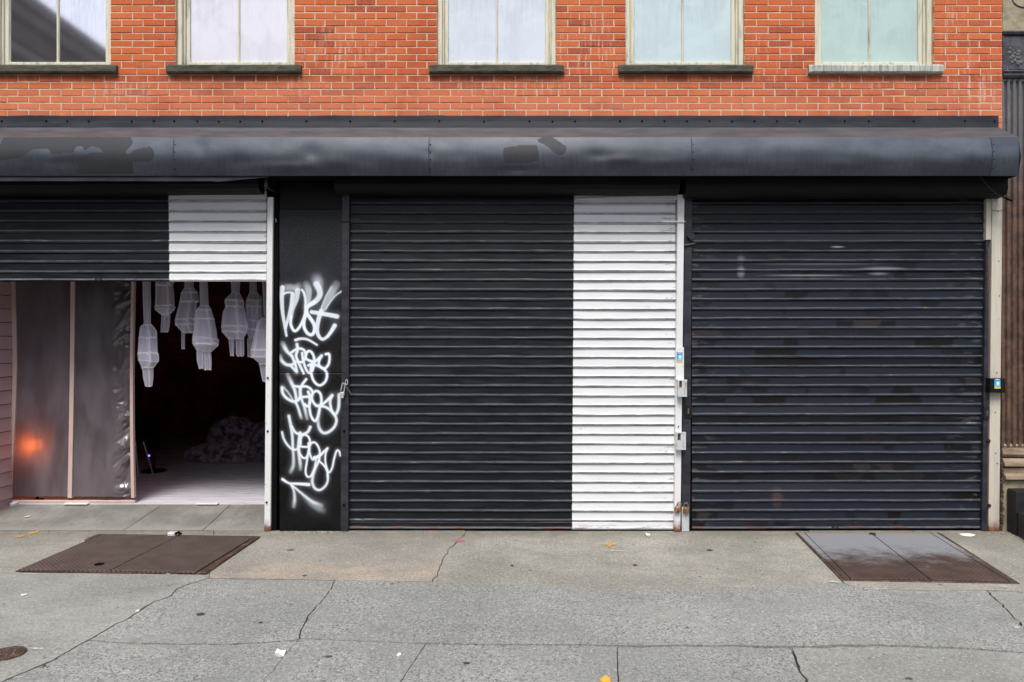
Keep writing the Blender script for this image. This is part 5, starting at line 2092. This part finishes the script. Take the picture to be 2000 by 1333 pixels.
# orange lamp glowing behind the sheet
lamp = thing('lamp', 'small round orange lamp glowing behind the plastic sheet', 'lamp', (PX(72, YP + .16), YP + .16, ZTH))
M['glow'] = m_emit('orange_lamp_glow', (1.0, 0.19, 0.015), 16)
mb = MB()
czl = PZ(868, YP + .12)
mb.lathe([(0.0, -.062), (.03, -.055), (.050, -.03), (.058, 0), (.050, .03), (.03, .055), (0, .062)], (PX(72, YP + .12), YP + .115, czl), 16)
mb.build('globe', M['glow'], lamp, smooth=True)
mb = MB()
mb.lathe([(.06, 0), (.06, .012), (.012, .02), (.010, czl - ZTH - .06)], (PX(72, YP + .12), YP + .13, ZTH), 12)
mb.build('stand', M['deep'], lamp)


# hanging sheer fabric lanterns
def Lc(x, y): return 260 + x / 5.796, 540 + y / 5.796


LABELS = []


def lantern(label, y, parts, bands, seed):
    """parts: list of (part name, [(cropy, xl, xr)...])"""
    y = .14 + y * .34
    allx = [(a + c_) / 2 for _, pr in parts for (_, a, c_) in pr]
    cx0 = sum(allx) / len(allx)
    xc = PX(Lc(cx0, 0)[0], y)
    root = thing('hanging_lantern', label, 'fabric lantern', (xc, y, PZ(Lc(0, parts[0][1][-1][0])[1], y)), 'sheer white fabric lanterns hanging in the open bay')
    for pi_, (nm, pr) in enumerate(parts):
        mb = MB()
        pts, seam = [], []
        n_ = 14
        # densify
        dens = []
        for i in range(len(pr) - 1):
            a, c_ = pr[i], pr[i + 1]
            m_ = max(1, int(abs(c_[0] - a[0]) / 18))
            for q in range(m_):
                t_ = q / m_
                dens.append(tuple(a[w_] + (c_[w_] - a[w_]) * t_ for w_ in range(3)))
        dens.append(pr[-1])
        for i, (cy_, xl, xr) in enumerate(dens):
            pxl, py_ = Lc(xl, cy_)
            pxr, _ = Lc(xr, cy_)
            z_ = PZ(py_, y)
            cx_, rx = PX((pxl + pxr) / 2, y), (PX(pxr, y) - PX(pxl, y)) / 2
            ry = rx * (.55 if nm != 'tail' else .5)
            for k_ in range(n_):
                a = 2 * math.pi * (k_ + .5 * (seed % 2)) / n_
                fac = 1 + .13 * (1 if k_ % 2 else -1) * (0.5 + .5 * math.sin(seed + pi_)) + .06 * mnoise.noise(Vector((k_ * 1.7, z_ * 7, seed + pi_)))
                if k_ in (0, n_ // 2):
                    fac = 1.0
                pts.append((cx_ + math.cos(a) * rx * fac, y + math.sin(a) * ry * fac + pi_ * .004, z_ + .004 * math.sin(a * 2 + seed)))
                isb = any(abs(cy_ - b_) < 9 for b_ in bands) and nm in ('body', 'inner_body')
                vert_seam = k_ in (1, 4, 6, 9, 12) and False
                ends = (i == 0 or i == len(dens) - 1)
                seam.append(1.0 if isb or (ends and nm != 'neck') else (.9 if (nm != 'neck' and k_ in ((8, 11, 13) if seed % 2 else (7, 9, 12))) else (.4 if nm == 'neck' and k_ % 5 == 0 else .0)))
        mb.grid(pts, len(dens), n_, closed=True)
        mb.attr['seam'] = seam
        mb.build(nm, M['fabric'], root, smooth=False)
    # thin seam threads round each band
    for b_ in bands:
        body = [p_ for p_ in parts if p_[0] == 'body'][0][1]
        for i in range(len(body) - 1):
            if body[i][0] <= b_ <= body[i + 1][0]:
                t_ = (b_ - body[i][0]) / max(1, body[i + 1][0] - body[i][0])
                xl = body[i][1] + (body[i + 1][1] - body[i][1]) * t_
                xr = body[i][2] + (body[i + 1][2] - body[i][2]) * t_
                pxl, py_ = Lc(xl, b_)
                pxr, _ = Lc(xr, b_)
                cx_, rx = PX((pxl + pxr) / 2, y), (PX(pxr, y) - PX(pxl, y)) / 2
                ring = MB()
                tl_ = .010 * math.sin(seed * 3 + b_)
                ring.tube([(cx_ + math.cos(a) * rx * 1.02, y + math.sin(a) * rx * .56, PZ(py_, y) + math.cos(a) * tl_ + .004 * math.sin(3 * a)) for a in [q * math.pi / 10 for q in range(21)]], .0022, 4, cap=False)
                ring.attr['seam'] = [1.0] * len(ring.v)
                ring.build('hoop', M['fabric'], root)
                break
    return root


TOP = -900
lantern('leftmost sheer lantern, hanging lowest on a long neck beside the plastic sheet', 1.25, [
    ('neck', [(TOP, 104, 192), (50, 107, 197), (300, 112, 200), (540, 122, 198)]),
    ('body', [(540, 120, 200), (570, 80, 225), (620, 72, 258), (690, 65, 262), (860, 52, 270), (890, 50, 283), (960, 62, 285), (1030, 95, 235)]),
    ('inner_body', [(590, 130, 165), (700, 100, 215), (860, 75, 245), (940, 75, 250), (1030, 100, 190)]),
    ('tail', [(1030, 97, 222), (1150, 108, 222), (1245, 130, 210)])], [690, 865, 950, 1028], 1)
lantern('short high lantern second from left, its forked tail ending highest', 1.6, [
    ('neck', [(TOP, 300, 400), (-300, 300, 400)]),
    ('body', [(-300, 300, 400), (40, 250, 465), (100, 250, 440), (200, 250, 455), (330, 245, 460), (350, 238, 470), (385, 250, 455), (430, 310, 410)]),
    ('inner_body', [(100, 320, 380), (330, 320, 400), (380, 300, 400), (440, 318, 400)]),
    ('tail', [(430, 315, 365), (630, 302, 342)]), ('tail', [(440, 345, 412), (560, 348, 405), (630, 345, 390)])], [100, 328, 368], 2)
lantern('third lantern from the left with one thin straight tail, partly behind its neighbour', 1.65, [
    ('neck', [(TOP, 580, 680), (130, 580, 685)]),
    ('body', [(130, 575, 690), (180, 545, 725), (280, 525, 745), (300, 522, 720), (480, 475, 705), (540, 475, 700), (610, 535, 700), (640, 580, 670)]),
    ('inner_body', [(190, 590, 640), (450, 560, 610), (540, 545, 605), (600, 545, 580)]),
    ('tail', [(600, 540, 580), (820, 540, 580)])], [182, 282, 482, 540], 3)
lantern('broad central lantern with a bulging right side and paired tails', 1.15, [
    ('neck', [(TOP, 750, 838), (40, 752, 842), (330, 755, 855)]),
    ('body', [(330, 750, 860), (380, 700, 885), (480, 690, 915), (600, 690, 940), (700, 680, 950), (715, 665, 970), (780, 680, 960), (850, 780, 885)]),
    ('inner_body', [(380, 765, 845), (480, 690, 850), (600, 680, 850), (690, 665, 858), (750, 665, 858), (830, 710, 830)]),
    ('tail', [(830, 712, 805), (950, 715, 800), (1045, 740, 790)]), ('tail', [(850, 800, 872), (980, 800, 880), (1060, 800, 875)])], [372, 485, 690, 765], 4)
lantern('fifth lantern with two separate round-ended tails, clear of its neighbours', 1.3, [
    ('neck', [(TOP, 1105, 1208), (40, 1108, 1212), (185, 1115, 1205)]),
    ('body', [(185, 1110, 1205), (250, 1040, 1240), (290, 1035, 1255), (340, 1045, 1250), (400, 1015, 1265), (560, 998, 1300), (625, 1005, 1290), (710, 1080, 1240)]),
    ('inner_body', [(250, 1130, 1185), (380, 1125, 1220), (540, 1100, 1300), (620, 1100, 1290), (690, 1155, 1240)]),
    ('tail', [(710, 1075, 1140), (900, 1095, 1135)]), ('tail', [(690, 1152, 1250), (880, 1158, 1250), (905, 1175, 1235)])], [268, 342, 565, 625], 5)
lantern('sixth lantern, set back between the fifth and the one cut by the white rail', 1.55, [
    ('neck', [(TOP, 1316, 1392), (40, 1318, 1395), (180, 1320, 1400)]),
    ('body', [(180, 1315, 1405), (250, 1280, 1455), (340, 1268, 1455), (500, 1275, 1460), (600, 1270, 1450), (700, 1310, 1400)]),
    ('inner_body', [(270, 1330, 1430), (500, 1310, 1400), (600, 1310, 1390), (690, 1340, 1370)]),
    ('tail', [(700, 1285, 1345), (910, 1290, 1335)])], [268, 342, 500, 600], 6)
lantern('rightmost lantern, half hidden behind the white guide rail', 1.1, [
    ('neck', [(TOP, 1455, 1535), (40, 1460, 1540), (470, 1480, 1560)]),
    ('body', [(470, 1460, 1570), (510, 1410, 1600), (600, 1385, 1610), (650, 1370, 1620), (830, 1335, 1640), (910, 1335, 1640), (985, 1425, 1590)]),
    ('inner_body', [(560, 1400, 1480), (700, 1400, 1500), (830, 1360, 1500), (960, 1420, 1500)]),
    ('tail', [(985, 1420, 1540), (1190, 1460, 1520)])], [612, 832, 905, 985], 7)

# fan on a stand in the room
yf_ = 2.65
fan = thing('pedestal_fan', 'dark pedestal fan standing just inside the open bay', 'fan', (PX(300, yf_), yf_, ZTH))
cxf = PX(300, yf_)
mb = MB()
mb.lathe([(0, .03), (.05, .028), (.14, .02), (.155, .008), (.155, 0)], (cxf, yf_, ZTH), 28)
mb.build('base', M['black2'], fan)
mb = MB()
mb.tube([(cxf, yf_, ZTH + .02), (cxf, yf_, PZ(830, yf_))], .018, 10)
mb.build('pole', M['black2'], fan)
mb = MB()
zc_ = PZ(843, yf_)
mb.bbox(cxf - .055, cxf + .055, yf_ - .06, yf_ + .06, PZ(880, yf_), PZ(814, yf_), .02)
mb.build('motor_housing', M['deep'], fan)

ch = thing('folding_chair', 'thin-legged dark chair half hidden behind the edge of the plastic sheet', 'chair', (PX(272, 2.3), 2.3, ZTH))
mb = MB()
for (a, e) in (((264, 855), (270, 915)), ((280, 862), (290, 905))):
    m2_ = MB()
    m2_.tube([(PX(a[0], 2.3), 2.3, PZ(a[1], 2.3)), (PX(e[0], 2.3), 2.3 if a[0] < 270 else 2.42, ZTH + .001)], .006, 6)
    m2_.build('leg', M['galv'], ch)
mb.bbox(PX(235, 2.3), PX(286, 2.3), 2.2, 2.6, PZ(858, 2.3), PZ(851, 2.3))
mb.build('seat', M['deep'], ch)
mb = MB()
mb.bbox(PX(235, 2.6), PX(284, 2.6), 2.60, 2.63, PZ(835, 2.6), PZ(800, 2.6))
mb.tube([(PX(282, 2.6), 2.61, PZ(800, 2.6)), (PX(284, 2.6), 2.61, PZ(856, 2.6))], .008, 6)
mb.build('backrest', M['deep'], ch)


led = thing('led_light', 'tiny blue-violet LED light glowing low beside the fan stand', 'light', (PX(291, 2.5), 2.5, ZTH))
M['led'] = m_emit('violet_led', (0.22, 0.08, 1.0), 3)
mb = MB()
zl = PZ(890, 2.5)
mb.lathe([(0, -.014), (.012, -.008), (.014, 0), (.012, .008), (0, .014)], (PX(291, 2.5), 2.5, zl), 10)
mb.build('bulb', M['led'], led, smooth=True)
mb = MB()
mb.lathe([(.03, 0), (.03, .01), (.006, .015), (.006, zl - ZTH - .012)], (PX(291, 2.5), 2.5, ZTH), 10)
mb.build('holder', M['deep'], led)


def furry(label, cx_, cy_, cz_, rx, ry, rz, nh, seed):
    root = thing('fur_cushion', label, 'cushion', (cx_, cy_, cz_ - rz), 'fur cushions on the floor of the open bay')
    mb = MB()
    n1_, n2_ = 14, 24
    pts = []
    for i in range(n1_ + 1):
        ph = math.pi * i / n1_
        for j in range(n2_):
            th_ = 2 * math.pi * j / n2_
            k_ = 1 + .12 * mnoise.noise(Vector((math.cos(th_) * 1.5 + seed, math.sin(th_) * 1.5, ph)))
            pts.append((cx_ + rx * math.sin(ph) * math.cos(th_) * k_, cy_ + ry * math.sin(ph) * math.sin(th_) * k_, cz_ + rz * math.cos(ph) * k_))
    mb.grid(pts, n1_ + 1, n2_, closed=True)
    mb.build('pad', M['furry'], root, smooth=True)
    r_ = np.random.default_rng(seed)
    mb = MB()
    for q in range(nh):
        v = r_.normal(size=3)
        v /= np.linalg.norm(v)
        if v[1] > .4: v[1] = -v[1]
        p_ = np.array([cx_ + rx * v[0], cy_ + ry * v[1], cz_ + rz * v[2]])
        if p_[2] < ZTH: p_[2] = ZTH + .005
        dr = v * .5 + r_.normal(size=3) * .45 + np.array([0, -.1, -.15])
        dr /= np.linalg.norm(dr)
        L_ = r_.uniform(.05, .11)
        sd_ = np.cross(dr, [0, 1, 0])
        sd_ = sd_ / (np.linalg.norm(sd_) + 1e-6) * .0035
        mid = p_ + dr * L_ * .6 + np.array([0, 0, -.006])
        tip = p_ + dr * L_ + np.array([0, 0, -.03])
        if tip[2] < ZTH + .002: tip[2] = ZTH + .002
        mb.add([p_ - sd_, p_ + sd_, mid + sd_ * .7, mid - sd_ * .7, tip], [(0, 1, 2, 3), (3, 2, 4)])
    tag(mb.build('fur', M['furry'], root), kind='stuff')


yc_ = 3.3
furry('mauve shaggy fur cushion lying flat in front on the floor', PX(440, yc_), yc_ + .3, ZTH + .10, .62, .32, .12, 6500, 11)
furry('mauve shaggy fur cushion propped up behind the flat one', PX(452, yc_ + .6), yc_ + .75, ZTH + .27, .34, .22, .27, 5000, 12)
furry('mauve shaggy fur cushion at the back right, partly hidden by the white rail', PX(530, yc_ + .6), yc_ + .55, ZTH + .25, .30, .22, .25, 4000, 13)

# ------------------------------------------------------------------ litter
def scrap(label, px, py, w, h, seed, mat='lit', cat='litter', thick=.004, ang=0.0, name='paper_scrap', crumple=.5, z=.003):
    g0 = G(px, py, z)
    mb = MB()
    r_ = random.Random(seed)
    k = (D + g0.y) / D / S
    sx = w * k / 2
    sy = abs(G(px, py - h / 2, z).y - G(px, py + h / 2, z).y) / 2
    n_ = 7
    pts = []
    ring = []
    for q in range(n_):
        a = 2 * math.pi * q / n_
        rr_ = r_.uniform(.75, 1.15)
        ring.append((math.cos(a) * sx * rr_, math.sin(a) * sy * rr_))
    vs = [(g0.x, g0.y, z + thick)]
    for (x_, y_) in ring:
        xx, yy = x_ * math.cos(ang) - y_ * math.sin(ang), x_ * math.sin(ang) + y_ * math.cos(ang)
        vs.append((g0.x + xx, g0.y + yy, z + r_.uniform(.001, thick * (1 + crumple))))
    for (x_, y_) in ring:
        xx, yy = x_ * math.cos(ang) - y_ * math.sin(ang), x_ * math.sin(ang) + y_ * math.cos(ang)
        vs.append((g0.x + xx * .9, g0.y + yy * .9, z - .001))
    fs = []
    for q in range(n_):
        j = (q + 1) % n_
        fs.append((0, 1 + q, 1 + j))
        fs.append((1 + q, 1 + n_ + q, 1 + n_ + j, 1 + j))
    mb.add(vs, fs)
    o = mb.build(name, M[mat], None, origin=(g0.x, g0.y, z))
    tag(o, label, cat)
    return o


M['scrapblue'] = m_paint('pale_blue_card', (0.42, 0.55, 0.62), (.3, .35, .38), .5, .6)
M['scrapdark'] = m_paint('trodden_gum', (0.055, 0.055, 0.055), (.03, .03, .03), .5, .9)
scrap('crumpled white paper scrap lying on the sidewalk joint, lower left of centre', 549, 1278, 24, 12, 1, thick=.022)
scrap('small white paper scrap on the front slab near the centre', 779, 1280, 8, 5, 2, thick=.01)
scrap('small white wad by the foot of the middle shutter near the padlocks', 1266, 1046, 9, 7, 3, thick=.014)
scrap('pale blue-grey card scrap leaning at the foot of the black pier', 617, 1030, 14, 9, 4, 'scrapblue', thick=.02, ang=-.6)
scrap('flat sheet of white paper below the right end of the right shutter', 1891, 1045, 30, 6, 5, thick=.004, crumple=0)
scrap('crumpled white tissue at the foot of the left batten', 34, 985, 9, 9, 6, thick=.03, z=.09)
scrap('thin white paper sliver on the ramp at the far left', 54, 1009, 11, 3, 7, z=.05)
scrap('white paper scrap left of the brown hatch on the ground', 46, 1162, 11, 4, 8)
scrap('tiny pale scrap on the sidewalk crack below the brown hatch', 268, 1194, 8, 4, 9, thick=.008)
dk = [(642, 1282, 20, 5), (911, 1294, 14, 4), (392, 1199, 18, 6), (509, 1215, 9, 3), (1775, 1325, 16, 5), (1386, 1074, 12, 3), (1240, 1103, 10, 3), (87, 1300, 6, 4), (567, 1074, 16, 3), (595, 1124, 10, 3), (1343, 1226, 6, 4), (1000, 1104, 8, 3)]
for i, (x_, y_, w_, h_) in enumerate(dk):
    pass
mb = MB()
for i, (x_, y_, w_, h_) in enumerate(dk):
    g0 = G(x_, y_, .003)
    k_ = (D + g0.y) / D / S
    sx = w_ * k_ / 2
    sy = abs(G(x_, y_ - h_ / 2).y - G(x_, y_ + h_ / 2).y) / 2
    n_ = 12
    vs = [(g0.x, g0.y, .0065)]
    for q in range(n_):
        a = 2 * math.pi * q / n_
        rr_ = random.uniform(.8, 1.1)
        vs.append((g0.x + math.cos(a) * sx * rr_, g0.y + math.sin(a) * sy * rr_, .003))
    mb.add(vs, [(0, 1 + q, 1 + (q + 1) % n_) for q in range(n_)])
tag(mb.build('gum_spots', M['scrapdark']), 'dark flattened gum spots trodden into the sidewalk', 'gum', kind='stuff')

# crumbs of rubble along the foot of the facade and at the right corner
mb = MB()
rr = random.Random(21)


def crumb(x, y, z, s):
    vs = []
    for (a, b_, c_) in ((1, 0, 0), (-1, 0, 0), (0, 1, 0), (0, -1, 0), (0, 0, 1), (0, 0, -.3)):
        k_ = s * rr.uniform(.6, 1.2)
        vs.append((x + a * k_, y + b_ * k_, z + c_ * k_))
    mb.add(vs, [(0, 2, 4), (2, 1, 4), (1, 3, 4), (3, 0, 4), (2, 0, 5), (1, 2, 5), (3, 1, 5), (0, 3, 5)])


for k in range(420):
    px = rr.choice([rr.uniform(545, 670), rr.uniform(545, 670), rr.uniform(1930, 1975), rr.uniform(1940, 1985), rr.uniform(0, 1930), rr.uniform(0, 2000)])
    yy = -abs(rr.gauss(0, .05)) - .008 if px < 1925 else -abs(rr.gauss(0, .10)) - .02
    crumb(PX(px, yy), yy, .003, rr.uniform(.002, .008))
for k in range(260):
    g0 = G(rr.uniform(0, 2000), rr.uniform(1045, 1333))
    crumb(g0.x, g0.y, .003, rr.uniform(.0015, .0045))
t = NT('rubble')
c = t.mix(t.ramp(t.noise(t.pos(), 25, 2), .35, .65), (0.10, 0.085, 0.06), (0.48, 0.46, 0.41))
M['rubble'] = t.finish(c, .9)
tag(mb.build('rubble_crumbs', M['rubble']), 'small crumbs of grit along the foot of the shopfront', 'grit', kind='stuff')

# ------------------------------------------------------------------ building across the street, seen mirrored in the leftmost window
ob = thing('opposite_building', 'dark corniced building across the street, mirrored in the leftmost upstairs window', 'building', (-20, -35, 0))
t = NT('sooty_brownstone')
c = t.mix(t.ramp(t.noise(t.pos(), .8, 5, .7), .35, .65), (0.045, 0.030, 0.034), (0.085, 0.055, 0.055))
M['brown'] = t.finish(c, .8)
t = NT('pale_cornice')
c = t.mix(t.ramp(t.noise(t.pos(), 1.2, 5, .7), .35, .65), (0.11, 0.085, 0.085), (0.16, 0.13, 0.13))
M['cornice'] = t.finish(c, .7)
HX, HZ = -14.0, 11.9
mb = MB()
mb.box(-32, HX - .6, -62, -13.6, 0, HZ - .3)
mb.build('wall', M['brown'], ob)
for (dz, out, th_, mt) in ((0, 0, .35, 'brown'), (-.37, -.18, .30, 'cornice'), (-.75, -.42, .55, 'brown'), (-1.5, -.30, .25, 'cornice'), (-2.6, -.45, .30, 'brown')):
    mb = MB()
    mb.box(HX - .59, HX + out, -62, -13.2 + out * .3, HZ + dz - th_, HZ + dz)
    mb.build('cornice', M[mt], ob)
for r_ in range(3):
    for k in range(14):
        mb = MB()
        y_ = -15.5 - k * 3.2
        mb.box(HX - .595, HX - .55, y_ - 1.3, y_, 1.0 + r_ * 3.0, 2.9 + r_ * 3.0)
        mb.build('window', M['deep'], ob)

M['brick2'] = m_paint('pale_brownstone', (0.26, 0.21, 0.18), (0.15, 0.12, 0.10), .6, .85, (1, 1, 1))
rb = thing('added_row_building', 'low brownstone row across the street, out of view, added to block low sky', 'building', (6, -24, 0))  # unseen row, added to cut off low sky and darken reflections
mb = MB()
mb.box(-12.5, 40, -30, -18, 0, 6.2)
mb.build('wall', M['brick2'], rb)
mb = MB()
mb.box(-12.6, 40, -18.0 + .001, -17.5, 6.0, 6.5)
mb.build('cornice', M['cornice'], rb)
for r_ in range(2):
    for k in range(18):
        mb = MB()
        x_ = -11 + k * 2.9
        mb.box(x_, x_ + 1.2, -17.995, -17.95, 1.2 + r_ * 3.1, 3.1 + r_ * 3.1)
        mb.build('window', M['deep'], rb)

print('objects', len(bpy.data.objects), 'tris', sum(sum(len(p.vertices) - 2 for p in o.data.polygons) for o in bpy.data.objects if o.type == 'MESH'))
